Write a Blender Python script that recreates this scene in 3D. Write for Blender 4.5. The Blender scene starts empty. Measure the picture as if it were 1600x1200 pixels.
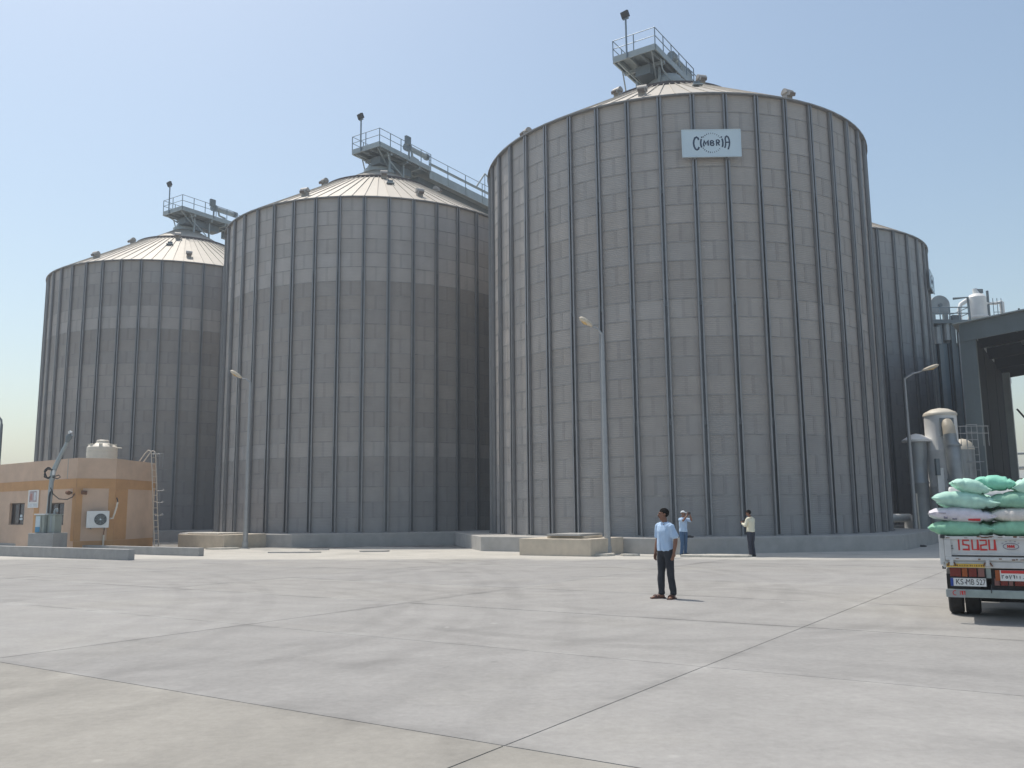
import bpy, bmesh, math, random
from math import sin, cos, pi, radians, sqrt, atan2, hypot
from mathutils import Vector, Matrix, noise

random.seed(7)
SC = bpy.context.scene
COL = SC.collection

# ------------------------------------------------------------------ camera, sky, sun, exposure
cam_d = bpy.data.cameras.new('camera'); cam = bpy.data.objects.new('camera', cam_d); COL.objects.link(cam)
cam_d.sensor_width = 36; cam_d.lens = 36 * 1361.74 / 1600; cam_d.clip_end = 5000; cam_d.clip_start = 0.1
cam.matrix_world = Matrix.Translation((0, 0, 1.7)) @ Matrix.Rotation(pi / 2 + 0.143917, 4, 'X') @ Matrix.Rotation(-0.010024, 4, 'Z')
SC.camera = cam

SUN_EL = radians(66.0)
SUN_DIR = Vector((-0.68, 0.733))                      # horizontal direction towards the sun
sun_az = atan2(SUN_DIR.x, SUN_DIR.y)                   # from +Y, clockwise
w = bpy.data.worlds.new('World'); SC.world = w; w.use_nodes = True
nt = w.node_tree; nt.nodes.clear()
sky = nt.nodes.new('ShaderNodeTexSky'); sky.sky_type = 'NISHITA'; sky.sun_disc = False
sky.sun_elevation = SUN_EL; sky.sun_rotation = sun_az
sky.altitude = 0; sky.air_density = 1.2; sky.dust_density = 2.0; sky.ozone_density = 0.2
bg = nt.nodes.new('ShaderNodeBackground'); bg.inputs['Strength'].default_value = 0.148
out = nt.nodes.new('ShaderNodeOutputWorld')
tint = nt.nodes.new('ShaderNodeMix'); tint.data_type = 'RGBA'; tint.blend_type = 'MULTIPLY'; tint.inputs[0].default_value = 1.0; tint.inputs[7].default_value = (1.03, 1.04, 0.985, 1)
nt.links.new(sky.outputs[0], tint.inputs[6]); nt.links.new(tint.outputs[2], bg.inputs[0]); nt.links.new(bg.outputs[0], out.inputs[0])

sd = bpy.data.lights.new('sun', 'SUN'); sd.energy = 3.6; sd.angle = radians(0.6); sd.color = (1.0, 0.95, 0.87)
sun = bpy.data.objects.new('sun', sd); COL.objects.link(sun)
to_sun = Vector((SUN_DIR.x * cos(SUN_EL), SUN_DIR.y * cos(SUN_EL), sin(SUN_EL))).normalized()
sun.rotation_euler = to_sun.to_track_quat('Z', 'Y').to_euler(); sun.location = (-40, 40, 90)

SC.view_settings.view_transform = 'Standard'; SC.view_settings.look = 'None'
SC.view_settings.exposure = 0.0; SC.view_settings.gamma = 1.0; SC.view_settings.use_curve_mapping = False

# ------------------------------------------------------------------ layout numbers (metres)
TH = radians(-33.7)                                    # the silo grid: u runs right along the row, w runs away
U = Vector((cos(TH), sin(TH))); W = Vector((-sin(TH), cos(TH)))
SILO = {'A': Vector((9.197, 47.812)), 'B': Vector((-9.497, 60.469)), 'C': Vector((-28.191, 73.126)), 'D': Vector((21.371, 66.870))}
PHASE = {'A': -1.36935, 'B': -1.06926, 'C': -0.78734, 'D': 0.34446}
R = 10.29; HP = 0.52; HW = 19.907; T = HP + HW; NB = 44
SLOPE = 0.005
def gz(y): return -SLOPE * (y - 14.0)
def ground(x, y, up=0.0): return (x, y, gz(y) + up)

# ------------------------------------------------------------------ materials
MATS = {}
def N(nt, t, **kw):
    n = nt.nodes.new(t)
    for k, v in kw.items(): setattr(n, k, v)
    return n
def mat(name, col, rough=0.6, metal=0.0, var=0.08, scale=3.0, bump=0.0, bscale=40.0, objtint=0.0, usecolor=False,
        dust=None, dust_amt=0.0, spec=0.5, streak=0.0, alpha=None):
    if name in MATS: return MATS[name]
    m = bpy.data.materials.new(name); m.use_nodes = True; nt = m.node_tree; L = nt.links
    p = nt.nodes['Principled BSDF']
    p.inputs['Roughness'].default_value = rough; p.inputs['Metallic'].default_value = metal
    p.inputs['Specular IOR Level'].default_value = spec
    geo = N(nt, 'ShaderNodeNewGeometry')
    n1 = N(nt, 'ShaderNodeTexNoise'); n1.inputs['Scale'].default_value = scale; n1.inputs['Detail'].default_value = 5; n1.inputs['Roughness'].default_value = 0.62
    L.new(geo.outputs['Position'], n1.inputs['Vector'])
    mr = N(nt, 'ShaderNodeMapRange'); mr.inputs[1].default_value = 0.3; mr.inputs[2].default_value = 0.7
    mr.inputs[3].default_value = 1 - var; mr.inputs[4].default_value = 1 + var
    L.new(n1.outputs[0], mr.inputs[0])
    val = mr.outputs[0]
    if streak:
        mp = N(nt, 'ShaderNodeMapping'); mp.inputs['Scale'].default_value = (2.3, 2.3, 0.14)
        L.new(geo.outputs['Position'], mp.inputs[0])
        n3 = N(nt, 'ShaderNodeTexNoise'); n3.inputs['Scale'].default_value = 1.0; n3.inputs['Detail'].default_value = 4
        L.new(mp.outputs[0], n3.inputs['Vector'])
        m3 = N(nt, 'ShaderNodeMapRange'); m3.inputs[1].default_value = 0.35; m3.inputs[2].default_value = 0.7; m3.inputs[3].default_value = 1 + streak * .4; m3.inputs[4].default_value = 1 - streak
        L.new(n3.outputs[0], m3.inputs[0])
        mm = N(nt, 'ShaderNodeMath', operation='MULTIPLY'); L.new(val, mm.inputs[0]); L.new(m3.outputs[0], mm.inputs[1]); val = mm.outputs[0]
    oi = N(nt, 'ShaderNodeObjectInfo')
    if objtint:
        m2 = N(nt, 'ShaderNodeMapRange'); m2.inputs[3].default_value = 1 - objtint; m2.inputs[4].default_value = 1 + objtint
        L.new(oi.outputs['Random'], m2.inputs[0])
        mm = N(nt, 'ShaderNodeMath', operation='MULTIPLY'); L.new(val, mm.inputs[0]); L.new(m2.outputs[0], mm.inputs[1]); val = mm.outputs[0]
    mix = N(nt, 'ShaderNodeMix', data_type='RGBA', blend_type='MULTIPLY'); mix.inputs[0].default_value = 1.0
    mix.inputs[6].default_value = (*col, 1)
    L.new(val, mix.inputs[7]); c = mix.outputs[2]
    if usecolor:
        mx = N(nt, 'ShaderNodeMix', data_type='RGBA', blend_type='MULTIPLY'); mx.inputs[0].default_value = 1.0
        L.new(c, mx.inputs[6]); L.new(oi.outputs['Color'], mx.inputs[7]); c = mx.outputs[2]
    if dust:
        sep = N(nt, 'ShaderNodeSeparateXYZ'); L.new(geo.outputs['Normal'], sep.inputs[0])
        n2 = N(nt, 'ShaderNodeTexNoise'); n2.inputs['Scale'].default_value = 1.7; n2.inputs['Detail'].default_value = 6
        L.new(geo.outputs['Position'], n2.inputs['Vector'])
        up = N(nt, 'ShaderNodeMapRange'); up.inputs[1].default_value = 0.3; up.inputs[2].default_value = 0.9; up.inputs[3].default_value = 0.35; up.inputs[4].default_value = 1.0
        L.new(sep.outputs[2], up.inputs[0])
        mm = N(nt, 'ShaderNodeMath', operation='MULTIPLY'); L.new(up.outputs[0], mm.inputs[0]); L.new(n2.outputs[0], mm.inputs[1])
        m5 = N(nt, 'ShaderNodeMath', operation='MULTIPLY'); m5.inputs[1].default_value = dust_amt * 2; m5.use_clamp = True; L.new(mm.outputs[0], m5.inputs[0])
        md = N(nt, 'ShaderNodeMix', data_type='RGBA'); L.new(m5.outputs[0], md.inputs[0]); L.new(c, md.inputs[6]); md.inputs[7].default_value = (*dust, 1); c = md.outputs[2]
    L.new(c, p.inputs['Base Color'])
    if bump:
        nb = N(nt, 'ShaderNodeTexNoise'); nb.inputs['Scale'].default_value = bscale; nb.inputs['Detail'].default_value = 4
        L.new(geo.outputs['Position'], nb.inputs['Vector'])
        b = N(nt, 'ShaderNodeBump'); b.inputs['Strength'].default_value = bump; b.inputs['Distance'].default_value = 0.02
        L.new(nb.outputs[0], b.inputs['Height']); L.new(b.outputs[0], p.inputs['Normal'])
    MATS[name] = m
    return m

SAND = (0.46, 0.41, 0.34)
def wall_sheet_mat(name, col):
    m = mat(name, col, rough=0.62, metal=0.12, var=0.06, scale=1.2, usecolor=True, streak=0.05, spec=.35)
    nt = m.node_tree; L = nt.links; p = nt.nodes['Principled BSDF']
    tc = N(nt, 'ShaderNodeTexCoord'); sep = N(nt, 'ShaderNodeSeparateXYZ'); L.new(tc.outputs['Object'], sep.inputs[0])
    mul = N(nt, 'ShaderNodeMath', operation='MULTIPLY'); mul.inputs[1].default_value = 2 * pi / 0.0865; L.new(sep.outputs[2], mul.inputs[0])
    sn = N(nt, 'ShaderNodeMath', operation='SINE'); L.new(mul.outputs[0], sn.inputs[0])
    b = N(nt, 'ShaderNodeBump'); b.inputs['Strength'].default_value = 0.4; b.inputs['Distance'].default_value = 0.006
    L.new(sn.outputs[0], b.inputs['Height']); L.new(b.outputs[0], p.inputs['Normal'])
    return m
M_WALL = wall_sheet_mat('galvanised corrugated sheet', (0.365, 0.348, 0.335))
M_LAP = wall_sheet_mat('galvanised sheet lap', (0.325, 0.312, 0.302))
M_STIFF = mat('galvanised stiffener', (0.27, 0.275, 0.285), rough=0.45, metal=0.45, var=0.08, scale=2.0, streak=0.08)
M_STIFFD = mat('stiffener web', (0.15, 0.162, 0.178), rough=0.5, metal=0.4, var=0.1, scale=2.0, streak=0.08)  # darker copy of the stiffener metal, channel shadow put into the colour
M_ROOF = mat('dusty roof sheet', (0.475, 0.435, 0.375), rough=0.6, metal=0.1, var=0.05, scale=1.5, objtint=0.03)
M_RIB = mat('roof rib', (0.44, 0.405, 0.355), rough=0.6, metal=0.1, var=0.06)
M_RING = mat('dark roof ring', (0.10, 0.085, 0.085), rough=0.6, metal=0.3, var=0.2)
M_EAVE = mat('eave flashing', (0.25, 0.25, 0.25), rough=0.55, metal=0.3, var=0.15)
M_VENT = mat('vent hood metal', (0.33, 0.325, 0.32), rough=0.6, metal=0.2, var=0.1, dust=SAND, dust_amt=0.3)
M_RUSTV = mat('vent mesh', (0.15, 0.125, 0.115), rough=0.8, var=0.15)
M_DARK = mat('dark opening', (0.02, 0.02, 0.022), rough=0.9, var=0.1)
M_STEEL = mat('grey painted steel', (0.34, 0.385, 0.40), rough=0.5, metal=0.25, var=0.08, scale=2.5, streak=0.08)
M_STEELD = mat('dark grey steel', (0.16, 0.19, 0.21), rough=0.5, metal=0.25, var=0.1, scale=2.5)
M_RAIL = mat('handrail steel', (0.20, 0.25, 0.29), rough=0.45, metal=0.4, var=0.1)
M_BLACK = mat('black metal', (0.03, 0.033, 0.037), rough=0.5, var=0.2)
M_POLE = mat('galvanised pole', (0.36, 0.37, 0.38), rough=0.45, metal=0.4, var=0.08, scale=4, streak=0.06)
M_LAMPH = mat('dusty lamp housing', (0.60, 0.53, 0.42), rough=0.55, var=0.1, scale=6)
M_LENS = mat('lamp lens', (0.62, 0.42, 0.17), rough=0.2, var=0.1, scale=5)
M_PLINTH = mat('grey concrete plinth', (0.40, 0.39, 0.375), rough=0.85, var=0.14, scale=1.6, bump=0.25, bscale=22, streak=0.04, dust=(0.44, 0.41, 0.36), dust_amt=0.5)
M_BLOCK = mat('pale beige concrete', (0.58, 0.50, 0.395), rough=0.85, var=0.12, scale=2.2, bump=0.25, bscale=25, streak=0.04, dust=SAND, dust_amt=0.35)  # base beige raised above the plinth grey, standing in for grazing sun
M_KERB = mat('grey kerb concrete', (0.33, 0.33, 0.325), rough=0.85, var=0.12, scale=3, bump=0.2, bscale=30, streak=0.08, dust=(0.44, 0.41, 0.36), dust_amt=0.3)
M_TAN = mat('tan plaster', (0.59, 0.43, 0.32), rough=0.85, var=0.09, scale=1.2, bump=0.1, bscale=40, streak=0.0)
M_ORANGE = mat('ochre plaster', (0.52, 0.295, 0.14), rough=0.85, var=0.08, scale=1.5, bump=0.1, bscale=40, streak=0.0)
M_WHITE = mat('white paint', (0.72, 0.73, 0.72), rough=0.45, var=0.05, scale=5)
M_CREAM = mat('cream plastic', (0.68, 0.62, 0.52), rough=0.5, var=0.05, scale=4)
M_GLASS = mat('dark window glass', (0.03, 0.032, 0.035), rough=0.12, var=0.2, scale=3)
M_FRAME = mat('brown window frame', (0.07, 0.05, 0.045), rough=0.5, var=0.1)
M_CAB = mat('pale green cabinet', (0.30, 0.34, 0.31), rough=0.5, var=0.08, scale=4)
M_BLUE = mat('blue sticker', (0.08, 0.28, 0.46), rough=0.5, var=0.08)
M_STICK = mat('pale blue sticker', (0.55, 0.66, 0.72), rough=0.5, var=0.08)
M_CLAD = mat('blue grey cladding', (0.13, 0.175, 0.205), rough=0.55, metal=0.2, var=0.08, scale=1.0, streak=0.08)
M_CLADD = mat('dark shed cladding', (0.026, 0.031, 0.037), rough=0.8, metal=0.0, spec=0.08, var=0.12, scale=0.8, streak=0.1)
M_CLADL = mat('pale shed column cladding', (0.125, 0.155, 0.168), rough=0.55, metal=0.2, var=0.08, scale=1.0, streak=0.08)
M_TANK = mat('white filter tank', (0.80, 0.79, 0.77), rough=0.5, var=0.05, scale=1.5, streak=0.06)
M_ELBOW = mat('dusty beige elbow', (0.50, 0.44, 0.35), rough=.6, var=.08, scale=4)
M_DUCT = mat('galvanised duct', (0.33, 0.35, 0.36), rough=0.5, metal=0.4, var=0.1, scale=2, streak=0.08)
M_SIGN = mat('sign board', (0.56, 0.68, 0.76), rough=0.4, var=0.03, scale=1.0)
M_NAVY = mat('navy print', (0.025, 0.05, 0.10), rough=0.5, var=0.05)
M_RED = mat('red print', (0.55, 0.03, 0.03), rough=0.45, var=0.08)
M_TAIL = mat('red tail lamp', (0.16, 0.014, 0.010), rough=0.2, var=0.1)
M_AMBER = mat('amber tail lamp', (0.30, 0.07, 0.015), rough=0.2, var=0.1)
M_CLEAR = mat('clear tail lamp', (0.20, 0.09, 0.08), rough=0.2, var=0.1)
M_TRUCK = mat('worn white truck paint', (0.56, 0.57, 0.57), rough=0.45, var=0.10, scale=6, streak=0.12, dust=(0.33, 0.28, 0.23), dust_amt=0.12)
M_BUMP = mat('grey green bumper paint', (0.28, 0.34, 0.33), rough=0.55, var=0.15, scale=6, dust=(0.33, 0.28, 0.23), dust_amt=0.2)
M_RUBBER = mat('tyre rubber', (0.022, 0.022, 0.023), rough=0.85, var=0.2, scale=12)
M_CHASSIS = mat('dirty chassis', (0.035, 0.035, 0.036), rough=0.8, var=0.3, scale=6)
M_YEL = mat('yellow reflector', (0.62, 0.40, 0.05), rough=0.4, var=0.15, scale=20)
M_PRINTG = mat('grey print', (0.22, 0.20, 0.25), rough=0.7, var=0.1)
M_RUST = mat('rust', (0.17, 0.085, 0.05), rough=0.9, var=0.3, scale=15)
M_SKIN = mat('brown skin', (0.22, 0.105, 0.065), rough=0.55, var=0.06, scale=20)
M_HAIR = mat('black hair', (0.010, 0.008, 0.007), rough=0.8, spec=.08, var=0.2, scale=60)
M_SHIRTB = mat('light blue cotton', (0.42, 0.56, 0.75), rough=0.85, var=0.04, scale=8, bump=0.5, bscale=9)
M_SHIRTC = mat('cream cotton', (0.74, 0.70, 0.55), rough=0.85, var=0.04, scale=8, bump=0.5, bscale=9)
M_TROUS = mat('black trousers', (0.022, 0.025, 0.034), rough=0.85, var=0.15, scale=10, bump=0.5, bscale=10)
M_JEANS = mat('blue jeans', (0.05, 0.11, 0.21), rough=0.85, var=0.15, scale=10, bump=0.5, bscale=10)
M_TROUSN = mat('dark navy trousers', (0.030, 0.035, 0.055), rough=0.85, var=0.15, scale=10, bump=0.5, bscale=10)
M_CAP = mat('white cap', (0.66, 0.69, 0.72), rough=0.8, var=0.05, scale=10)
M_SANDAL = mat('brown leather', (0.10, 0.045, 0.04), rough=0.6, var=0.15)
M_STONE = mat('pale rubble', (0.52, 0.49, 0.43), rough=0.9, var=0.2, scale=6, bump=0.3, bscale=30)
M_BROWNW = mat('brown far wall', (0.22, 0.19, 0.17), rough=0.85, var=0.1, scale=1)

# yard concrete: world-space mottling, tyre arcs and a sandy apron
def yard_mat():
    m = bpy.data.materials.new('yard concrete'); m.use_nodes = True; nt = m.node_tree; L = nt.links
    p = nt.nodes['Principled BSDF']; p.inputs['Roughness'].default_value = 0.88; p.inputs['Specular IOR Level'].default_value = 0.25
    geo = N(nt, 'ShaderNodeNewGeometry'); P = geo.outputs['Position']
    def noise_(scale, detail=5, rough=0.6, vec=P):
        n = N(nt, 'ShaderNodeTexNoise'); n.inputs['Scale'].default_value = scale; n.inputs['Detail'].default_value = detail; n.inputs['Roughness'].default_value = rough
        L.new(vec, n.inputs['Vector']); return n.outputs[0]
    def rng(x, a, b, c, d, smooth=False):
        r = N(nt, 'ShaderNodeMapRange'); r.inputs[1].default_value = a; r.inputs[2].default_value = b; r.inputs[3].default_value = c; r.inputs[4].default_value = d
        if smooth: r.interpolation_type = 'SMOOTHSTEP'
        L.new(x, r.inputs[0]); return r.outputs[0]
    def math_(op, a, b=None):
        n = N(nt, 'ShaderNodeMath', operation=op)
        for i, v in enumerate((a, b)):
            if v is None: continue
            if isinstance(v, (int, float)): n.inputs[i].default_value = v
            else: L.new(v, n.inputs[i])
        return n.outputs[0]
    big = rng(noise_(0.16, 4), 0.3, 0.7, 0.94, 1.06)
    mid = rng(noise_(0.9, 6, 0.65), 0.3, 0.7, 0.905, 1.095)
    fine = rng(noise_(14, 4, 0.7), 0.25, 0.75, 0.90, 1.10)
    mp = N(nt, 'ShaderNodeMapping'); mp.inputs['Rotation'].default_value = (0, 0, -TH + 0.25); mp.inputs['Scale'].default_value = (0.12, 1.5, 1)
    L.new(P, mp.inputs[0])
    streak = rng(noise_(1.0, 5, 0.6, mp.outputs[0]), 0.35, 0.7, 1.02, 0.965)
    val = math_('MULTIPLY', math_('MULTIPLY', big, mid), math_('MULTIPLY', fine, streak))
    # tyre arcs (centre x, y, radius, half width, strength)
    arcs = [(-26.15, 12.18, 22.0, 0.16, .11), (-26.15, 12.18, 21.35, 0.14, .08), (-26.15, 12.18, 20.3, 0.16, .08), (-9.7, 14.72, 7.49, 0.13, .10), (-9.7, 14.72, 8.15, 0.13, .10), (-9.7, 14.72, 9.3, .12, .07),
            (-42.59, 18.03, 41.87, 0.18, .10), (-42.59, 18.03, 42.6, 0.18, .09), (-42.59, 18.03, 43.7, 0.16, .08), (-42.59, 18.03, 40.6, 0.16, .07),
            (-7.33, 22.4, 13.59, 0.20, .11), (-7.33, 22.4, 12.9, 0.16, .09), (-7.33, 22.4, 11.6, .15, .07), (2.13, 15.88, 4.22, 0.18, .11), (2.13, 15.88, 4.75, 0.16, .09), (2.13, 15.88, 2.6, .14, .07),
            (2.31, 24.73, 5.9, 0.20, .09), (2.31, 24.73, 6.6, 0.18, .08), (7.22, 19.69, 7.32, 0.2, .08), (7.22, 19.69, 8.1, 0.2, .07), (-1.59, 23.5, 6.93, 0.2, .08), (-14, 32, 12, 0.25, .07), (-14, 32, 13.2, .25, .07),
            (-560.0, -820.0, 1003.1, .14, .09), (-560.0, -820.0, 1002.45, .14, .07), (-560.0, -820.0, 1006.6, .16, .07), (-560.0, -820.0, 1000.2, .14, .06)]
    wob = noise_(0.55, 3)
    sep = N(nt, 'ShaderNodeSeparateXYZ'); L.new(P, sep.inputs[0])
    cut = rng(noise_(0.5, 4, .65), 0.30, 0.62, 0.35, 1.0, True)
    for cx, cy, rr, hw, st in arcs:
        dx = math_('SUBTRACT', sep.outputs[0], cx); dy = math_('SUBTRACT', sep.outputs[1], cy)
        d = math_('SQRT', math_('ADD', math_('MULTIPLY', dx, dx), math_('MULTIPLY', dy, dy)))
        d = math_('ADD', d, rng(wob, 0, 1, -0.12, 0.12))
        e = math_('ABSOLUTE', math_('SUBTRACT', d, rr))
        k = rng(e, hw * .5, hw * 1.4, st * 0.72, 0.0, True)
        val = math_('MULTIPLY', val, math_('SUBTRACT', 1.0, math_('MULTIPLY', k, cut)))
    # small dark specks and stains
    sp = rng(noise_(3.1, 3, 0.5), 0.71, 0.78, 0.0, 0.14, True)
    val = math_('MULTIPLY', val, math_('SUBTRACT', 1.0, sp))
    tc = N(nt, 'ShaderNodeTexCoord'); so = N(nt, 'ShaderNodeSeparateXYZ'); L.new(tc.outputs['Object'], so.inputs[0])
    ed = math_('MINIMUM', math_('SUBTRACT', 3.70, math_('ABSOLUTE', so.outputs[0])), math_('SUBTRACT', 1.895, math_('ABSOLUTE', so.outputs[1])))
    ed = math_('ADD', ed, rng(noise_(5.0, 4), 0.3, 0.7, -0.06, 0.06))
    band = rng(ed, 0.01, 0.20, 1.0, 0.0, True); side = rng(noise_(0.45, 3), 0.38, 0.62, -0.16, 0.10)
    val = math_('MULTIPLY', val, math_('ADD', 1.0, math_('MULTIPLY', band, side)))
    wsp = rng(noise_(2.3, 2, 0.4), 0.74, 0.80, 0.0, 0.30, True); val = math_('ADD', val, wsp)
    oi = N(nt, 'ShaderNodeObjectInfo')
    val = math_('MULTIPLY', val, rng(oi.outputs['Random'], 0, 1, 0.965, 1.035))
    mix = N(nt, 'ShaderNodeMix', data_type='RGBA', blend_type='MULTIPLY'); mix.inputs[0].default_value = 1.0
    L.new(oi.outputs['Color'], mix.inputs[6]); L.new(val, mix.inputs[7])
    # sandy apron in front of the plinths
    wc = math_('ADD', math_('MULTIPLY', sep.outputs[0], 0.20), math_('MULTIPLY', sep.outputs[1], 0.98))
    wc = math_('ADD', wc, rng(noise_(0.25, 4), 0, 1, -1.5, 1.5))
    ap = rng(wc, 31.2, 33.0, 0.0, 0.95, True)
    mx = N(nt, 'ShaderNodeMix', data_type='RGBA'); L.new(ap, mx.inputs[0]); L.new(mix.outputs[2], mx.inputs[6])
    sandv = N(nt, 'ShaderNodeMix', data_type='RGBA', blend_type='MULTIPLY'); sandv.inputs[0].default_value = 1.0
    sandv.inputs[6].default_value = (0.50, 0.475, 0.425, 1); L.new(math_('MULTIPLY', mid, fine), sandv.inputs[7])
    L.new(sandv.outputs[2], mx.inputs[7])
    # beige drift patches
    bp = rng(noise_(0.21, 5, 0.6), 0.50, 0.70, 0.0, 0.4, True)
    m4 = N(nt, 'ShaderNodeMix', data_type='RGBA'); L.new(bp, m4.inputs[0]); L.new(mx.outputs[2], m4.inputs[6])
    bm_ = N(nt, 'ShaderNodeMix', data_type='RGBA', blend_type='MULTIPLY'); bm_.inputs[0].default_value = 1.0; bm_.inputs[6].default_value = (0.34, 0.325, 0.295, 1); L.new(val, bm_.inputs[7])
    L.new(bm_.outputs[2], m4.inputs[7])
    L.new(m4.outputs[2], p.inputs['Base Color'])
    b = N(nt, 'ShaderNodeBump'); b.inputs['Strength'].default_value = 0.35; b.inputs['Distance'].default_value = 0.01
    L.new(noise_(25, 5, 0.7), b.inputs['Height']); L.new(b.outputs[0], p.inputs['Normal'])
    return m
M_YARD = yard_mat()

# ------------------------------------------------------------------ mesh helpers
class MB:
    def __init__(s): s.v = []; s.f = []; s.m = []; s.mats = []
    def mi(s, m):
        if m not in s.mats: s.mats.append(m)
        return s.mats.index(m)
    def add(s, vs, fs, m):
        o = len(s.v); k = s.mi(m); s.v += [tuple(v) for v in vs]
        for f in fs: s.f.append(tuple(o + i for i in f)); s.m.append(k)
        return s
    def box(s, c, d, m, rot=None):
        x, y, z = (k / 2 for k in d)
        vs = [Vector((a * x, b * y, e * z)) for a in (-1, 1) for b in (-1, 1) for e in (-1, 1)]
        if rot is not None: vs = [rot @ v for v in vs]
        c = Vector(c); vs = [v + c for v in vs]
        return s.add(vs, [(0, 1, 3, 2), (4, 6, 7, 5), (0, 4, 5, 1), (2, 3, 7, 6), (0, 2, 6, 4), (1, 5, 7, 3)], m)
    def bar(s, a, b, w, h, m, up=(0, 0, 1)):
        a = Vector(a); b = Vector(b); t = (b - a).normalized(); u = Vector(up)
        if abs(t.dot(u)) > 0.98: u = Vector((0, 1, 0))
        x = t.cross(u).normalized(); y = x.cross(t)
        R3 = Matrix((x, t, y)).transposed()
        return s.box((a + b) / 2, (w, (b - a).length, h), m, R3)
    def tube(s, pts, r, m, n=8, caps=True, up=None):
        pts = [Vector(p) for p in pts]; rs = r if isinstance(r, (list, tuple)) else [r] * len(pts)
        o = []; ref = Vector(up) if up else Vector((0.123, 0.957, 0.26)); x = None
        for i, p in enumerate(pts):
            t = (pts[min(i + 1, len(pts) - 1)] - pts[max(i - 1, 0)]).normalized()
            if x is None:
                if abs(t.dot(ref)) > 0.95: ref = Vector((1, 0, 0))
                x = t.cross(ref).normalized()
            else: x = (x - t * x.dot(t)).normalized()
            y = t.cross(x); q = rs[i]; qx, qy = q if isinstance(q, (tuple, list)) else (q, q)
            o += [p + x * qx * cos(2 * pi * k / n) + y * qy * sin(2 * pi * k / n) for k in range(n)]
        fs = []
        for i in range(len(pts) - 1):
            for k in range(n):
                fs.append((i * n + k, i * n + (k + 1) % n, (i + 1) * n + (k + 1) % n, (i + 1) * n + k))
        if caps:
            fs.append(tuple(reversed(range(n)))); fs.append(tuple((len(pts) - 1) * n + k for k in range(n)))
        return s.add(o, fs, m)
    def lathe(s, prof, c, m, n=24, a0=0.0, a1=2 * pi):
        c = Vector(c); full = abs(a1 - a0 - 2 * pi) < 1e-6; nn = n if full else n + 1
        vs = [c + Vector((r * cos(a0 + (a1 - a0) * k / n), r * sin(a0 + (a1 - a0) * k / n), z)) for r, z in prof for k in range(nn)]
        fs = []
        for i in range(len(prof) - 1):
            for k in range(n): fs.append((i * nn + k, i * nn + (k + 1) % nn, (i + 1) * nn + (k + 1) % nn, (i + 1) * nn + k))
        return s.add(vs, fs, m)
    def prism(s, poly, z0, z1, m):
        n = len(poly); vs = [(x, y, z0) for x, y in poly] + [(x, y, z1) for x, y in poly]
        return s.add(vs, [tuple(reversed(range(n))), tuple(range(n, 2 * n))] + [(i, (i + 1) % n, n + (i + 1) % n, n + i) for i in range(n)], m)
    def mesh(s, name, smooth=None):
        me = bpy.data.meshes.new(name); me.from_pydata(s.v, [], s.f)
        for m in s.mats: me.materials.append(m)
        me.polygons.foreach_set('material_index', s.m)
        if smooth:
            me.polygons.foreach_set('use_smooth', [True] * len(s.f)); me.update(); me.set_sharp_from_angle(angle=radians(smooth))
        me.update(); return me
    def build(s, name, parent=None, smooth=None, loc=None, rz=None, bevel=None):
        return place(name, s.mesh(name, smooth), parent, loc, rz, bevel)
def place(name, me, parent=None, loc=None, rz=None, bevel=None):
    o = bpy.data.objects.new(name, me); COL.objects.link(o)
    if parent is not None: o.parent = parent
    if loc is not None: o.location = loc
    if rz is not None: o.rotation_euler.z = rz
    if bevel:
        b = o.modifiers.new('bevel', 'BEVEL'); b.width = bevel; b.segments = 2; b.limit_method = 'ANGLE'
    return o
def tag(o, label, cat, group=None, kind=None):
    if label: o['label'] = label
    if cat: o['category'] = cat
    if group: o['group'] = group
    if kind: o['kind'] = kind
    return o
def thing(name, label, cat, loc=(0, 0, 0), rz=0.0, group=None):
    o = bpy.data.objects.new(name, None); COL.objects.link(o); o.empty_display_size = 0.3
    o.location = loc; o.rotation_euler.z = rz
    return tag(o, label, cat, group)
def stroke(mb, pts, w_, m, to3, depth=0.004):
    """flat ribbon along a 2-D polyline; to3(x, y, d) gives the 3-D point at height d off the surface"""
    n = len(pts); L_, R_ = [], []
    for i in range(n):
        a = Vector(pts[max(i - 1, 0)]); b = Vector(pts[min(i + 1, n - 1)]); t = (b - a).normalized()
        nrm = Vector((-t.y, t.x)); k = 1.0
        if 0 < i < n - 1:
            t1 = (Vector(pts[i]) - Vector(pts[i - 1])).normalized(); k = 1 / max(0.5, abs(t.dot(t1)))
        ext = Vector((0, 0))
        L_.append(Vector(pts[i]) + nrm * w_ / 2 * k + ext); R_.append(Vector(pts[i]) - nrm * w_ / 2 * k + ext)
    vs = [to3(p.x, p.y, depth) for p in L_] + [to3(p.x, p.y, depth) for p in R_] + [to3(p.x, p.y, 0.0) for p in L_] + [to3(p.x, p.y, 0.0) for p in R_]
    fs = []
    for i in range(n - 1):
        fs += [(i, i + 1, n + i + 1, n + i), (2 * n + i, 2 * n + i + 1, i + 1, i), (n + i, n + i + 1, 3 * n + i + 1, 3 * n + i)]
    mb.add(vs, fs, m)
def text_obj(txt, size, m, parent, mw, name='lettering', sx=1.0):
    cu = bpy.data.curves.new('txt', 'FONT'); cu.body = txt; cu.size = size; cu.extrude = 0.002; cu.align_x = 'CENTER'; cu.align_y = 'CENTER'
    o = bpy.data.objects.new('txt', cu); COL.objects.link(o)
    dg = bpy.context.evaluated_depsgraph_get(); me = bpy.data.meshes.new_from_object(o.evaluated_get(dg))
    bpy.data.objects.remove(o); me.name = name; me.materials.clear(); me.materials.append(m)
    for v in me.vertices: v.co.x *= sx
    me.transform(mw)
    return place(name, me, parent)

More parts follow.
